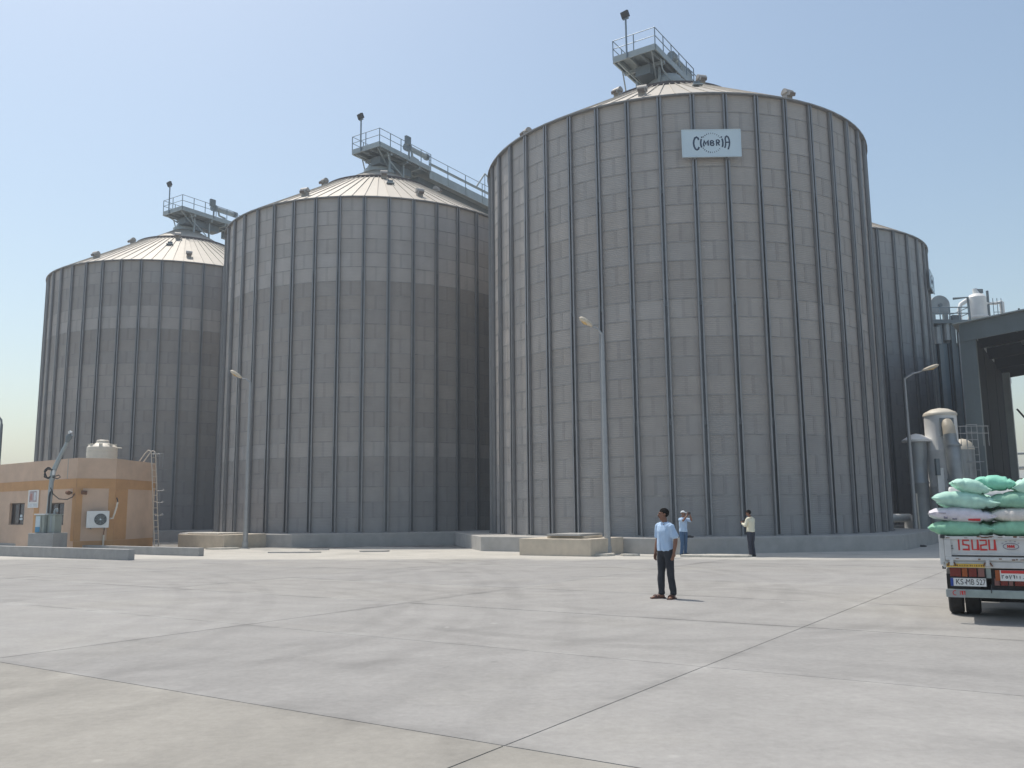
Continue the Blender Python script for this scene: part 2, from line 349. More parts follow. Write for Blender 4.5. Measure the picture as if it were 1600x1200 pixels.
# ------------------------------------------------------------------ the setting: ground and yard slabs
g = MB()
xs = [-2500, -400, -90, -40, 0, 40, 90, 400, 2500]; ys = [-400, -60, -20, 0, 20, 45, 80, 130, 400, 3000]
vs = [(x, y, gz(min(max(y, -20), 130)) - 0.020) for y in ys for x in xs]
fs = [(j * 9 + i, j * 9 + i + 1, (j + 1) * 9 + i + 1, (j + 1) * 9 + i) for j in range(len(ys) - 1) for i in range(8)]
M_SAND = mat('sandy ground', (0.40, 0.365, 0.31), rough=0.9, var=0.12, scale=0.3, bump=0.3, bscale=8)
g.add(vs, fs, M_SAND); o = g.build('ground'); o['kind'] = 'structure'; o['label'] = 'sandy ground beyond the concrete yard'

yard = bpy.data.objects.new('concrete_yard', None); COL.objects.link(yard)
yard.location = (0, 14, 0); yard.rotation_euler = (-math.atan(SLOPE), 0, 0); yard['kind'] = 'structure'
yard['label'] = 'concrete yard of large slabs with dark joints and tyre marks'
SU, SW = 7.40, 3.79
GAP = 0.015
jf = MB().box((0, 12, -0.009), (100, 62, 0.006), mat('joint filler', (.20, .19, .175), rough=.9, var=.75, scale=2.4)).build('joint_filler', yard)
slab_mb = MB(); slab_mb.box((0, 0, -0.006), (SU - GAP, SW - GAP, 0.012), M_YARD)
slab_me = slab_mb.mesh('concrete_slab')
for i in range(-9, 8):
    for j in range(-4, 13):
        cu = -3.69 + SU * (i + 0.5); cw = 9.18 + SW * (j + 0.5)
        x = U.x * cu + W.x * cw; y = U.y * cu + W.y * cw
        if y < -9 or y > 47.0 or abs(x) > 46: continue
        if abs(x) > 13 + 0.75 * max(y, 0): continue
        s = place('concrete_slab', slab_me, yard, (x, y - 14, random.uniform(-0.002, 0.0)), TH)
        k = random.uniform(0.98, 1.02)
        beige = 1.0 if (cw < 6.0) else (0.5 if (cu > 4 and cw < 14) else 0.15)
        beige = min(1, beige + random.uniform(-.12, .12))
        c0 = Vector((0.310, 0.300, 0.288)); c1 = Vector((0.322, 0.304, 0.272)); c = (c0.lerp(c1, beige)) * k
        s.color = (c.x, c.y, c.z, 1)

# ------------------------------------------------------------------ silos
DA = 2 * pi / NB
NR = 23; HR = HW / NR
def dirp(r, a, z): return (r * sin(a), -r * cos(a), z)
M_SEAM = mat('sheet lap seam', (0.275, 0.270, 0.265), rough=.6, metal=.1, var=.3, scale=2)
def sheet_mesh():
    mb = MB(); n = 8; da = 2 * DA
    o1, o2, i1, i2 = [], [], [], []
    for k in range(n + 1):
        a = -da / 2 + da * k / n
        pr = 0.004 * (1 - k / n)                       # one end lies over its neighbour
        o1.append(dirp(R + 0.010 + pr, a, -0.02)); o2.append(dirp(R + 0.002 + pr, a, HR))
        i1.append(dirp(R - 0.004, a, -0.02))
    vs = o1 + o2 + i1; m_ = n + 1
    mb.add(vs, [(k, k + 1, m_ + k + 1, m_ + k) for k in range(n)] + [(2 * m_ + k, 2 * m_ + k + 1, k + 1, k) for k in range(n)], M_WALL)
    sb = [dirp(R + 0.021, -da / 2 + da * k / n, zz_) for zz_ in (-0.02, 0.022) for k in range(n + 1)]
    mb.add(sb, [(k, k + 1, m_ + k + 1, m_ + k) for k in range(n)], M_SEAM)
    # doubled strip where two sheets lap, with its own lip
    aw = 0.14 / R; a = -da / 2
    q = [dirp(R + 0.020, a - aw / 2, -0.02), dirp(R + 0.020, a + aw / 2, -0.02), dirp(R + 0.012, a + aw / 2, HR), dirp(R + 0.012, a - aw / 2, HR),
         dirp(R, a - aw / 2, -0.02), dirp(R, a + aw / 2, -0.02), dirp(R, a + aw / 2, HR), dirp(R, a - aw / 2, HR)]
    mb.add(q, [(0, 1, 2, 3), (4, 0, 3, 7), (1, 5, 6, 2), (4, 5, 1, 0)], M_LAP)
    return mb.mesh('wall_sheet')
SHEET = sheet_mesh()
def stiff_mesh():
    mb = MB()
    secs = [(0.0, 4.9, .27, .12), (4.9, 10.2, .25, .115), (10.2, 15.4, .23, .11), (15.4, HW, .21, .105)]
    for z0, z1, wd, dp in secs:
        mb.box((0, -R - 0.035, (z0 + z1) / 2), (wd * 0.96, 0.02, z1 - z0), M_STIFFD)
        for s in (-1, 1):
            mb.box((s * (wd / 2 - .013), -R - 0.045 - dp / 2, (z0 + z1) / 2), (.026, dp, z1 - z0), M_STIFF)
            mb.box((s * (wd / 2 - .037), -R - 0.045 - dp, (z0 + z1) / 2), (.070, .02, z1 - z0 - .004), M_STIFF)
    for z in (4.9, 10.2, 15.4):
        mb.box((0, -R - 0.07, z), (.14, .07, .30), M_STIFFD)
    mb.box((0, -R - 0.12, 0.03), (.34, .22, .06), M_EAVE)
    return mb.mesh('stiffener')
STIFF = stiff_mesh()
RS = 0.58; R_EAVE = 10.46; R_RING = 4.0; R_TOP = 1.0
def zr(r): return T + (R_EAVE - r) * RS
def roof_panel_mesh():
    mb = MB(); h = pi / NB / 2
    P = [dirp(R_EAVE, -h, zr(R_EAVE)), dirp(R_EAVE, h, zr(R_EAVE)), dirp(R_RING, h, zr(R_RING)), dirp(R_RING, -h, zr(R_RING)), dirp(R_TOP, h, zr(R_TOP)), dirp(R_TOP, -h, zr(R_TOP))]
    mb.add(P, [(0, 1, 2, 3), (3, 2, 4, 5)], M_ROOF)
    lo = [(x, y, z - .05) for x, y, z in (P[0], P[1])]
    mb.add([P[0], P[1], lo[1], lo[0]], [(0, 3, 2, 1)], M_EAVE)
    a = Vector(dirp(R_EAVE - .02, h, zr(R_EAVE) + .03)); b = Vector(dirp(R_RING + .05, h, zr(R_RING) + .03)); mb.bar(a, b, .030, .045, M_RIB)
    a = Vector(dirp(R_RING - .1, h, zr(R_RING) + .03)); b = Vector(dirp(R_TOP, h, zr(R_TOP) + .03)); mb.bar(a, b, .022, .03, M_RIB)
    return mb.mesh('roof_panel')
ROOFP = roof_panel_mesh()
def ring_mesh(r, z, w_, h_, m, name, n=88):
    return MB().lathe([(r - w_ / 2, z - h_ / 2), (r + w_ / 2, z - h_ / 2), (r + w_ / 2, z + h_ / 2), (r - w_ / 2, z + h_ / 2), (r - w_ / 2, z - h_ / 2)], (0, 0, 0), m, n).mesh(name, 40)
RING = ring_mesh(R_RING, zr(R_RING) + .08, .10, .17, M_RING, 'roof_ring')
EAVE = ring_mesh(R + .09, T - .02, .24, .06, M_EAVE, 'eave_flashing')
def vent_mesh():
    """goose neck hood facing -Y, base at origin"""
    mb = MB()
    mb.box((0, 0, .12), (.50, .46, .5), M_VENT)
    n = 9; prof = []
    pts = [Vector((0, .30 * -sin(pi * k / (n - 1) - pi / 2) * 1.0, .36 + .36 * cos(pi * k / (n - 1) - pi / 2))) for k in range(n)]
    vs = []
    for p in pts: vs += [(-.33, p.y - .04, p.z), (.33, p.y - .04, p.z)]
    fs = [(2 * i, 2 * i + 1, 2 * i + 3, 2 * i + 2) for i in range(n - 1)] + [tuple(2 * i for i in range(n)), tuple(2 * i + 1 for i in reversed(range(n)))]
    fs.append((0, 2 * n - 2, 2 * n - 1, 1))
    mb.add(vs, fs, M_VENT)
    mb.box((0, -.36, .26), (.50, .34, .24), M_VENT, Matrix.Rotation(radians(18), 3, 'X'))
    mb.box((0, -.50, .19), (.44, .10, .16), M_RUSTV, Matrix.Rotation(radians(18), 3, 'X'))
    return mb.mesh('roof_vent', 30)
VENT = vent_mesh(); VENT.transform(Matrix.Scale(.70, 4))
CAPM = MB().lathe([(1.12, zr(1.0) - .10), (1.12, zr(1.0) + .22), (.9, zr(1.0) + .30), (.85, zr(1.0) + .55)], (0, 0, 0), M_STEEL, 24).mesh('roof_collar', 40)
HATCHM = MB().box((0, 0, .1), (.35, .12, .34), M_STEELD).box((.0, -.12, .02), (.5, .3, .06), M_STEEL).mesh('roof_hook')
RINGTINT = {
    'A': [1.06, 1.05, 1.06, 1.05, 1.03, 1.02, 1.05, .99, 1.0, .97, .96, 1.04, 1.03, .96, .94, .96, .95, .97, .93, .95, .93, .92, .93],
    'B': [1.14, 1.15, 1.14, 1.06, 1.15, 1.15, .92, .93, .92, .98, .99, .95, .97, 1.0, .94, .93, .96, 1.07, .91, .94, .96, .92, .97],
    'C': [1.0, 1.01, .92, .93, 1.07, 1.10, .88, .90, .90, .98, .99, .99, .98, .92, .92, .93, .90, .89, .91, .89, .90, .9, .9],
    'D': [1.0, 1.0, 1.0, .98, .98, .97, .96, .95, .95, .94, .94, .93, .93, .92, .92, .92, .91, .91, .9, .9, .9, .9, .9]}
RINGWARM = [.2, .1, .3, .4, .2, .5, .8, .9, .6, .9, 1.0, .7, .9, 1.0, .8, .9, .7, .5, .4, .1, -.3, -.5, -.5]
SILO_LABEL = {
    'A': 'largest and nearest grain silo, carrying the white lettered sign board, right of centre',
    'B': 'middle grain silo of the front row, left of centre',
    'C': 'leftmost grain silo, standing behind the tan building with the water tank',
    'D': 'grain silo half hidden behind the nearest silo, beside the steel tower'}
EAVEV = {'A': -0.315, 'B': -0.355, 'C': -0.39, 'D': 0.30}
for key in 'ABCD':
    c = SILO[key]; S = thing('grain_silo', SILO_LABEL[key], 'silo', (c.x, c.y, 0), 0, 'grain silos')
    ph = PHASE[key]; rnd = random.Random(ord(key))
    # wall sheets: two bays wide, joints staggered by one bay from ring to ring
    face = atan2(-c.x, c.y)                            # angle at which the wall faces the camera
    items = []
    for ri in range(NR):
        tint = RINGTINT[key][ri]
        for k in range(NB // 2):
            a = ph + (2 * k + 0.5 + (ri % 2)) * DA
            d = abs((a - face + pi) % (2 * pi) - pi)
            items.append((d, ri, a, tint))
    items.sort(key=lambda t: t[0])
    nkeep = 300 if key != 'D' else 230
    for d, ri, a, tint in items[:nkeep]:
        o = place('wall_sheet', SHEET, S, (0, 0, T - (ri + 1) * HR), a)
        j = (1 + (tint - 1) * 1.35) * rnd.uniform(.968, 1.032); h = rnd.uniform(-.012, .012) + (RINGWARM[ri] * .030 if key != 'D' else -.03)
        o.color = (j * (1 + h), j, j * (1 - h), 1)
    rest = MB()
    for d, ri, a, tint in items[nkeep:]:
        z0 = T - (ri + 1) * HR; n = 4
        vs = [dirp(R + .012, a - DA + 2 * DA * q / n, z0 - .02) for q in range(n + 1)] + [dirp(R, a - DA + 2 * DA * q / n, z0 + HR) for q in range(n + 1)]
        rest.add(vs, [(q, q + 1, n + 2 + q, n + 1 + q) for q in range(n)], M_WALL)
    o = rest.build('far_wall_sheets', S); o['kind'] = 'stuff'
    for k in range(NB): place('stiffener', STIFF, S, (0, 0, HP), ph + k * DA)
    for k in range(2 * NB): place('roof_panel', ROOFP, S, None, ph + (k + .5) * DA / 2)
    place('roof_ring', RING, S); place('eave_flashing', EAVE, S); place('roof_collar', CAPM, S)
    for k in range(8):
        a = EAVEV[key] + k * 2 * pi / 8
        place('roof_vent', VENT, S, dirp(9.25, a, zr(9.25)), a)
    for k in range(6):
        a = .225 + k * 2 * pi / 6
        place('roof_vent', VENT, S, dirp(4.45, a, zr(4.45) + .05), a)
    a = {'A': .05, 'B': .27, 'C': .18, 'D': 0}[key]
    place('roof_hook', HATCHM, S, dirp(6.3, a, zr(6.3)), a)

# ------------------------------------------------------------------ plinths
def clip(poly, nx, ny, d):
    outp = []
    for i in range(len(poly)):
        a = poly[i]; b = poly[(i + 1) % len(poly)]; da = a[0] * nx + a[1] * ny - d; db = b[0] * nx + b[1] * ny - d
        if da <= 0: outp.append(a)
        if (da < 0 < db) or (db < 0 < da):
            t = da / (da - db); outp.append((a[0] + (b[0] - a[0]) * t, a[1] + (b[1] - a[1]) * t))
    return outp
AP = 11.9; hs = AP * math.tan(pi / 8)
OCT = [(AP, -hs), (AP, hs), (hs, AP), (-hs, AP), (-AP, hs), (-AP, -hs), (-hs, -AP), (hs, -AP)]
PL = {'A': ('concrete plinth under the nearest silo, its right end by the black sandals', [(-1, 0), (0, 1)]), 'B': ('concrete plinth under the middle silo of the front row', [(1, 0), (-1, 0)]),
      'C': ('concrete plinth under the leftmost silo, behind the tan building', [(1, 0)]), 'D': ('concrete plinth under the half hidden silo at the right', [(0, -1)])}
for key, (lab, cl) in PL.items():
    poly = OCT
    for nx, ny in cl: poly = clip(poly, nx, ny, 11.284)
    o = MB().prism(poly, -0.8, HP + .004, M_PLINTH).build('concrete_plinth', None, None, (SILO[key].x, SILO[key].y, 0), TH, bevel=.025)
    tag(o, lab, 'plinth', 'silo plinths')
def grid(key, u, w_, z=0.0):
    c = SILO[key]; return (c.x + U.x * u + W.x * w_, c.y + U.y * u + W.y * w_, z)
# pit blocks in front of the plinths
for key, u0, u1, lab, h in (('A', -.95, 2.35, 'pale beige concrete block with a hatch slab on top, left of the tall lamp', .56), ('B', -1.0, 2.9, 'pale beige concrete block in front of the middle silo, beside its lamp post', .56)):
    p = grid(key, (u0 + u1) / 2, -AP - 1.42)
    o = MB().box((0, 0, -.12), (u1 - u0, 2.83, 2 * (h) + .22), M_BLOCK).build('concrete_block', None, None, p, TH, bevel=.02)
    # box centre is below ground: its top stands at h
    for v in o.data.vertices: v.co.z = h if v.co.z > 0 else -.7
    tag(o, lab, 'block', 'pit blocks')
    if key == 'A':
        p = grid(key, .9, -AP - 1.5, h)
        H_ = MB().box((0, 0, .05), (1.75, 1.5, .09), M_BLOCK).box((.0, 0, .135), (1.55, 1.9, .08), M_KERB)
        tag(H_.build('hatch_slab', None, None, (p[0], p[1], p[2] + .004), TH, bevel=.012), 'flat grey hatch slab lying on the pale beige concrete block', 'hatch cover')
    else:
        p = grid(key, .6, -AP - 1.5, h)
        tag(MB().box((0, 0, .04), (2.6, 1.9, .07), M_STONE).build('hatch_slab', None, None, (p[0], p[1], p[2] + .004), TH, bevel=.012), 'pale slab on the block in front of the middle silo', 'hatch cover')

# ------------------------------------------------------------------ catwalks on top of the silos
RAILP = {}
def catwalk(key, label, bridge):
    c = SILO[key]; Z = T + 6.8
    du, dw = {'A': (-.58, -.43), 'B': (.73, .30), 'C': (1.04, .28)}[key]
    K = thing('catwalk', label, 'catwalk', grid(key, du, dw), TH, 'roof catwalks')
    u0, u1, w0, w1 = -1.45, 1.15, -2.35, 3.3
    MB().box(((u0 + u1) / 2, (w0 + w1) / 2, Z - .04), (u1 - u0 - .16, w1 - w0 - .16, .05), M_STEEL).build('deck', K)
    for a, b, d in (((u0, w0), (u1, w0), 0), ((u0, w1), (u1, w1), 0), ((u0, w0 + .05), (u0, w1 - .05), 1), ((u1, w0 + .05), (u1, w1 - .05), 1)):
        MB().bar((*a, Z - .14), (*b, Z - .14), .08, .36, M_STEEL).build('edge_beam', K)
    for k in range(4):
        x = u0 + .3 + k * (u1 - u0 - .6) / 3
        MB().bar((x, w0 + .05, Z - .20), (x, w1 - .05, Z - .20), .10, .22, M_STEEL).build('joist', K)
    for y in (-1.0, .7, 2.1):
        MB().bar((u0 + .05, y, Z - .42), (u1 - .05, y, Z - .42), .14, .2, M_STEEL).build('cross_beam', K)
    for s in (u0 + .25, u1 - .25):
        MB().bar((s, w0 + .1, Z - .3), (s * .4, -.5, Z - 1.2), .08, .08, M_STEEL).build('brace', K)
    # support frame down to the roof collar
    for sx in (-.75, .65):
        for sy in (-.75, .75):
            MB().bar((sx, sy, zr(1.0) - .7), (sx, sy, Z - .5), .12, .12, M_STEEL).build('leg', K)
    MB().box((-.05, .25, Z - .78), (.9, 3.4, .56), M_STEELD).box((-.05, .0, Z - 1.12), (.7, .7, .5), M_STEELD).build('conveyor_trough', K)
    for s in (-1, 1):
        MB().tube([(u0 + .1 if s < 0 else u1 - .1, -1.4, Z - .4), (u0 + .1 if s < 0 else u1 - .1, -1.2, Z - .95), (s * 1.6, -.2, zr(1.75) - .35)], .045, M_STEEL, 6).build('strut', K)
    # railings
    def rail(pts, z0, posts=1.25, hgt=1.02):
        mbs = MB()
        for z in (hgt, hgt * .52): mbs.tube([(p[0], p[1], z0 + z) for p in pts], .026, M_RAIL, 6)
        mbs.build('handrail', K)
        for a, b in zip(pts, pts[1:]):
            a = Vector(a); b = Vector(b); n = max(1, round((b - a).length / posts))
            for k in range(n + 1):
                if k == n and b != Vector(pts[-1]): continue
                p = a.lerp(b, k / n); MB().bar((p.x, p.y, z0 - .15), (p.x, p.y, z0 + hgt), .045, .045, M_RAIL).build('railing_post', K)
    rail([(u0, w1), (u0, w0), (u1, w0), (u1, w1)], Z)
    # bridge to the silo behind
    L1 = bridge; n = max(1, round((L1 - w1) / 2.3)); zb = Z - .10
    for k in range(n):
        a = w1 + (L1 - w1) * k / n; b = w1 + (L1 - w1) * (k + 1) / n
        for s in (-.95, 1.0):
            MB().box((s, (a + b) / 2, zb - .36), (.06, b - a - .03, .66), M_STEEL).build('side_panel', K)
            MB().box((s + (.04 if s > 0 else -.04), a + .03, zb - .36), (.05, .08, .70), M_STEEL).build('panel_rib', K)
    MB().box((.02, (w1 + L1) / 2, zb - .05), (1.85, L1 - w1 - .04, .05), M_STEEL).build('bridge_deck', K)
    MB().box((-.1, (w1 + L1) / 2 - .4, zb - .80), (.8, L1 - w1, .5), M_STEELD).build('bridge_conveyor', K)
    rail([(1.0, w1), (1.0, L1)], zb, 2.2); rail([(-.95, w1), (-.95, L1)], zb, 2.2)
    MB().tube([(.72, w1 + .5, zb + .62), (.72, L1 - 1, zb + .62)], .10, M_STEEL, 8).build('cable_pipe', K)
    # motor, chute and switch cabinet
    MB().tube([(.7, 1.3, Z + .95), (.7, 3.2, Z + .95)], .20, M_STEEL, 10).tube([(.7, .95, Z + .95), (.7, 1.3, Z + .95)], .30, M_STEELD, 10).tube([(.7, 3.2, Z + .95), (.7, 3.45, Z + .95)], .25, M_STEELD, 10).build('drive_motor', K)
    MB().tube([(.7, 1.6, Z + .8), (.7, 1.7, Z + .4), (.75, 2.3, Z + .3), (.75, 2.3, Z)], .09, M_STEEL, 8).build('motor_bracket', K)
    if key != 'A':
        MB().box((1.18, .62, Z + 1.15), (.20, .50, .62), M_STEELD).build('switch_cabinet', K)
        MB().bar((1.16, .78, Z - .2), (1.16, .78, Z + 1.5), .10, .10, M_STEELD).build('cabinet_post', K)
        y = 9.3
        MB().tube([(1.0, y, zb + .5), (1.0, y + 1.2, zb + 2.0), (1.0, y + 2.2, zb + 1.7), (1.0, y + 2.9, zb + .1)], .07, M_STEEL, 6).tube([(1.0, y + 1.2, zb + 1.9), (1.0, y + 1.2, zb)], .03, M_RAIL, 6).build('gate_frame', K)
    else:
        MB().box((.55, 2.6, Z + .32), (1.0, 1.4, .6), M_STEEL).build('chute_box', K)
    # floodlight on its own mast
    F = thing('floodlight', {'A': 'black floodlight on a thin mast above the nearest silo', 'B': 'black floodlight on a thin mast above the middle silo', 'C': 'black floodlight on a thin mast above the leftmost silo'}[key], 'floodlight', grid(key, du + u0 + .9, dw + w0 - .09, Z - .3), TH, 'catwalk floodlights')
    MB().tube([(0, 0, 0), (0, 0, 2.35)], .055, M_RAIL, 8).build('mast', F)
    MB().box((0, -.06, 2.58), (.44, .20, .36), M_BLACK, Matrix.Rotation(radians(20), 3, 'X') @ Matrix.Rotation(radians(-8), 3, 'Y')).box((0, 0, 2.36), (.36, .1, .07), M_RAIL).build('lamp', F)
    return K
catwalk('A', 'steel catwalk and platform on top of the nearest silo', 21.5)
catwalk('B', 'steel catwalk sloping away behind the roof of the middle silo', 21.5)
catwalk('C', 'steel catwalk on top of the leftmost silo', 21.5)
Mst = thing('lightning_mast', 'thin mast with a small ball on the catwalk of the leftmost silo', 'mast', grid('C', 1.95, 7.5, T + 6.5))
MB().tube([(0, 0, 0), (0, 0, 3.0)], .035, M_RAIL, 6).build('mast', Mst); MB().lathe([(0, 2.95), (.12, 3.02), (.15, 3.12), (.10, 3.23), (0, 3.27)], (0, 0, 0), M_RAIL, 10).build('ball', Mst)

# ------------------------------------------------------------------ lettered sign board on the nearest silo
def sign_board(key, psi, z, label, wd=2.62, ht=1.30):
    c = SILO[key]; S = thing('sign_board', label, 'sign', (c.x + (R + .30) * sin(psi), c.y - (R + .30) * cos(psi), z), psi)
    MB().box((0, 0, 0), (wd, .05, ht), M_SIGN).build('board', S)
    MB().box((0, -.012, ht / 2 - .02), (wd + .02, .07, .035), M_SIGN).box((0, -.012, -ht / 2 + .02), (wd + .02, .07, .035), M_SIGN).box((-wd / 2, -.012, 0), (.035, .07, ht - .08), M_SIGN).box((wd / 2, -.012, 0), (.035, .07, ht - .08), M_SIGN).build('frame', S)
    for s in (-.75, .75): MB().box((s, .12, 0), (.08, .19, ht + .1), M_STIFF).build('bracket', S)
    mb = MB(); k = wd / 1030.0
    def to3(x, y, d): return ((x - 805) * k, -.026 - d, -(y - 505) * k)
    def arcp(cx, cy, rx, ry, a0, a1, n=14): return [(cx + rx * cos(radians(a0 + (a1 - a0) * i / n)), cy + ry * sin(radians(a0 + (a1 - a0) * i / n))) for i in range(n + 1)]
    Wd = 30
    stroke(mb, [(582, 445), (572, 408), (546, 390), (518, 404), (498, 452), (491, 505), (499, 565), (520, 610), (546, 626), (572, 610), (584, 572)], Wd, M_NAVY, to3)
    stroke(mb, [(630, 426), (620, 462), (616, 502), (620, 545), (631, 584)], Wd, M_NAVY, to3)
    stroke(mb, [(626, 396), (650, 392)], 26, M_NAVY, to3)
    stroke(mb, [(674, 566), (664, 520), (676, 462), (706, 520), (742, 458), (750, 552)], 26, M_NAVY, to3)
    stroke(mb, [(790, 462), (790, 546)], 26, M_NAVY, to3)
    stroke(mb, [(790, 460), (825, 460), (842, 474), (832, 500), (790, 502)], 22, M_NAVY, to3)
    stroke(mb, [(790, 504), (832, 502), (850, 524), (838, 546), (790, 547)], 22, M_NAVY, to3)
    stroke(mb, [(895, 556), (895, 448), (925, 446), (946, 464), (940, 492), (895, 504)], 24, M_NAVY, to3)
    stroke(mb, [(918, 502), (946, 552)], 24, M_NAVY, to3)
    stroke(mb, [(994, 424), (1003, 460), (1007, 500), (1003, 545), (993, 582)], Wd, M_NAVY, to3)
    stroke(mb, [(974, 392), (998, 396)], 26, M_NAVY, to3)
    stroke(mb, [(1036, 600), (1052, 548), (1057, 490), (1050, 432), (1056, 396), (1078, 380), (1102, 396), (1118, 440), (1124, 500), (1116, 560), (1094, 626)], Wd - 4, M_NAVY, to3)
    stroke(mb, [(1054, 495), (1116, 492)], 24, M_NAVY, to3)
    for i in range(30):
        a = i * 12 + 3
        if (a % 180) < 32 or (a % 180) > 148: continue
        for r0, r1 in ((166, 190),):
            ca, sa = cos(radians(a)), sin(radians(a))
            th = 15 if (205 < a < 250 or 95 < a < 150) else 9
            stroke(mb, [(808 + r0 * ca, 500 + r0 * sa), (808 + r1 * ca, 500 + r1 * sa)], th, M_NAVY, to3)
    mb.build('lettering', S)
    return S
sign_board('A', -.0125, 17.93, 'white rectangular sign board lettered CIMBRIA high on the nearest silo')
sign_board('D', 1.03, 17.75, 'pale sign board seen edge-on high on the half hidden right silo')

# ------------------------------------------------------------------ thin dusty air round everything
mh = bpy.data.materials.new('dusty air'); mh.use_nodes = True; hn = mh.node_tree; hn.nodes.clear()
pv_ = hn.nodes.new('ShaderNodeVolumePrincipled'); pv_.inputs['Color'].default_value = (0.86, 0.92, 1.0, 1); pv_.inputs['Density'].default_value = 0.0011; pv_.inputs['Anisotropy'].default_value = 0.2
ho = hn.nodes.new('ShaderNodeOutputMaterial'); hn.links.new(pv_.outputs[0], ho.inputs['Volume'])
hz = MB().box((0, 1300, 15.5), (5400, 3700, 35.0), mh).build('haze'); hz['kind'] = 'stuff'; hz['label'] = 'thin pale haze in the air over the yard and silos'; hz.display_type = 'WIRE'

# ------------------------------------------------------------------ street lamps
def street_lamp(x, y, h, arm, head, label, sc=1.0):
    L_ = thing('street_lamp', label, 'street lamp', ground(x, y), 0, 'street lamps'); z0 = -gz(y)
    MB().tube([(0, 0, 0), (0, 0, h * .5), (0, 0, h)], [.135, .105, .07], M_POLE, 12).build('pole', L_, 50)
    MB().box((0, 0, .02), (.42, .42, .04), M_POLE).tube([(0, 0, .03), (0, 0, .35)], .16, M_POLE, 12).build('base_plate', L_)
    a = Vector(arm); b = Vector(head); mid = Vector((0, 0, h)).lerp(a, .5) + Vector((0, 0, .06))
    MB().tube([(0, 0, h - .25), (0, 0, h - .02), mid, a], [.055, .055, .045, .04], M_POLE, 8).build('arm', L_, 50)
    d = (b - a); mb = MB(); n = 7; pts = []; rs = []
    prof = [(0, .05), (.08, .09), (.25, .135), (.5, .165), (.75, .165), (.92, .12), (1.0, .03)]
    for t, r in prof: pts.append(a + d * t + Vector((0, 0, .02))); rs.append((r, r * .62))
    side = d.cross(Vector((0, 0, 1))).normalized()
    mb.tube(pts, rs, M_LAMPH, 12, up=(0, 0, 1)); mb.build('lamp_head', L_, 60)
    MB().tube([a + d * .36 + Vector((0, 0, -.045)), a + d * .62 + Vector((0, 0, -.075)), a + d * .9 + Vector((0, 0, -.045))], [(.07, .03), (.12, .06), (.06, .03)], M_LENS, 10, up=(0, 0, 1)).build('lens', L_, 60)
    return L_
street_lamp(3.78, 35.6, 9.03, (-.42, -.10, 9.32), (-.95, -.22, 9.68), 'tall street lamp standing before the nearest silo')
street_lamp(-14.25, 47.0, 8.9, (-.45, -.1, 9.12), (-1.05, -.22, 9.52), 'street lamp before the middle silo, at the left end of its block')
street_lamp(21.62, 47.5, 8.85, (.92, -.15, 9.22), (1.80, -.3, 9.52), 'street lamp at the right, its arm reaching towards the steel tower')
Lf = thing('street_lamp', 'street lamp with a curved arm at the far left edge behind the tan building', 'street lamp', ground(-36.5, 62), 0, 'street lamps')
MB().tube([(0, 0, 0), (0, 0, 4.5), (0, 0, 8.4)], [.13, .11, .09], M_STEELD, 10).build('pole', Lf, 50)
MB().tube([(0, 0, 8.3), (-.05, 0, 8.7), (-.3, 0, 9.0), (-.9, 0, 9.1), (-1.6, 0, 9.05)], .07, M_STEELD, 8).build('arm', Lf, 50)
MB().tube([(-1.5, 0, 9.05), (-1.9, 0, 9.08), (-2.3, 0, 9.05)], [(.08, .05), (.16, .10), (.05, .04)], M_LAMPH, 10, up=(0, 0, 1)).build('lamp_head', Lf, 60)
# rubble round the foot of lamps and flat covers on the apron
def rubble(x, y, sx, sy, label, rot=0, h=.06, m=None, name='concrete_cover', seed=0):
    r = random.Random(seed); n = 9; poly = []
    for k in range(n):
        a = 2 * pi * k / n; q = r.uniform(.75, 1.08); poly.append((sx * cos(a) * q, sy * sin(a) * q))
    tag(MB().prism(poly, -.03, h * 1.5, m or M_STONE).build(name, None, None, ground(x, y, .003), rot, bevel=.012), label, 'slab')
rubble(3.35, 34.9, .80, .55, 'broken pale slab at the foot of the tall lamp post before the nearest silo', .2, .06, seed=3)
rubble(4.55, 34.6, .45, .28, 'small broken slab right of the foot of the tall lamp post', -.3, .05, seed=4)
rubble(7.6, 33.2, 1.35, .62, 'flat sunken cover slab left of the man in the cream shirt', -.25, .05, seed=5)
rubble(-15.2, 46.2, .9, .5, 'low pale slab at the left foot of the lamp before the middle silo', 0, .05, seed=6)
rubble(-10.1, 40.8, 1.5, .35, 'thin flat dark slab on the sandy apron before the middle silo', -.1, .03, M_KERB, seed=7)
rubble(-6.5, 41.2, .85, .30, 'small flat slab on the sandy apron, right of the thin dark one', -.1, .035, M_KERB, seed=8)
rubble(-9.6, 43.8, .55, .3, 'smallest flat slab on the apron, nearest the middle silo', 0, .03, M_KERB, seed=9)

# ------------------------------------------------------------------ low walls at the left
def low_wall(p, q, h, t, label):
    p = Vector(p); q = Vector(q); d = q - p; a = atan2(d.y, d.x); c = (p + q) / 2
    o = MB().box((0, 0, 0), (d.length, t, h + .5), M_KERB).build('low_wall', None, None, (c.x, c.y, gz(c.y) + h / 2 - .25), a, bevel=.02)
    tag(o, label, 'low wall', 'low concrete walls')
low_wall((-15.15, 35.15), (-29.5, 44.6), .45, .28, 'front low concrete wall at the left, the shorter one with its end face showing')
low_wall((-13.5, 38.3), (-31.5, 50.3), .38, .28, 'back low concrete wall at the left, running along the tan building')

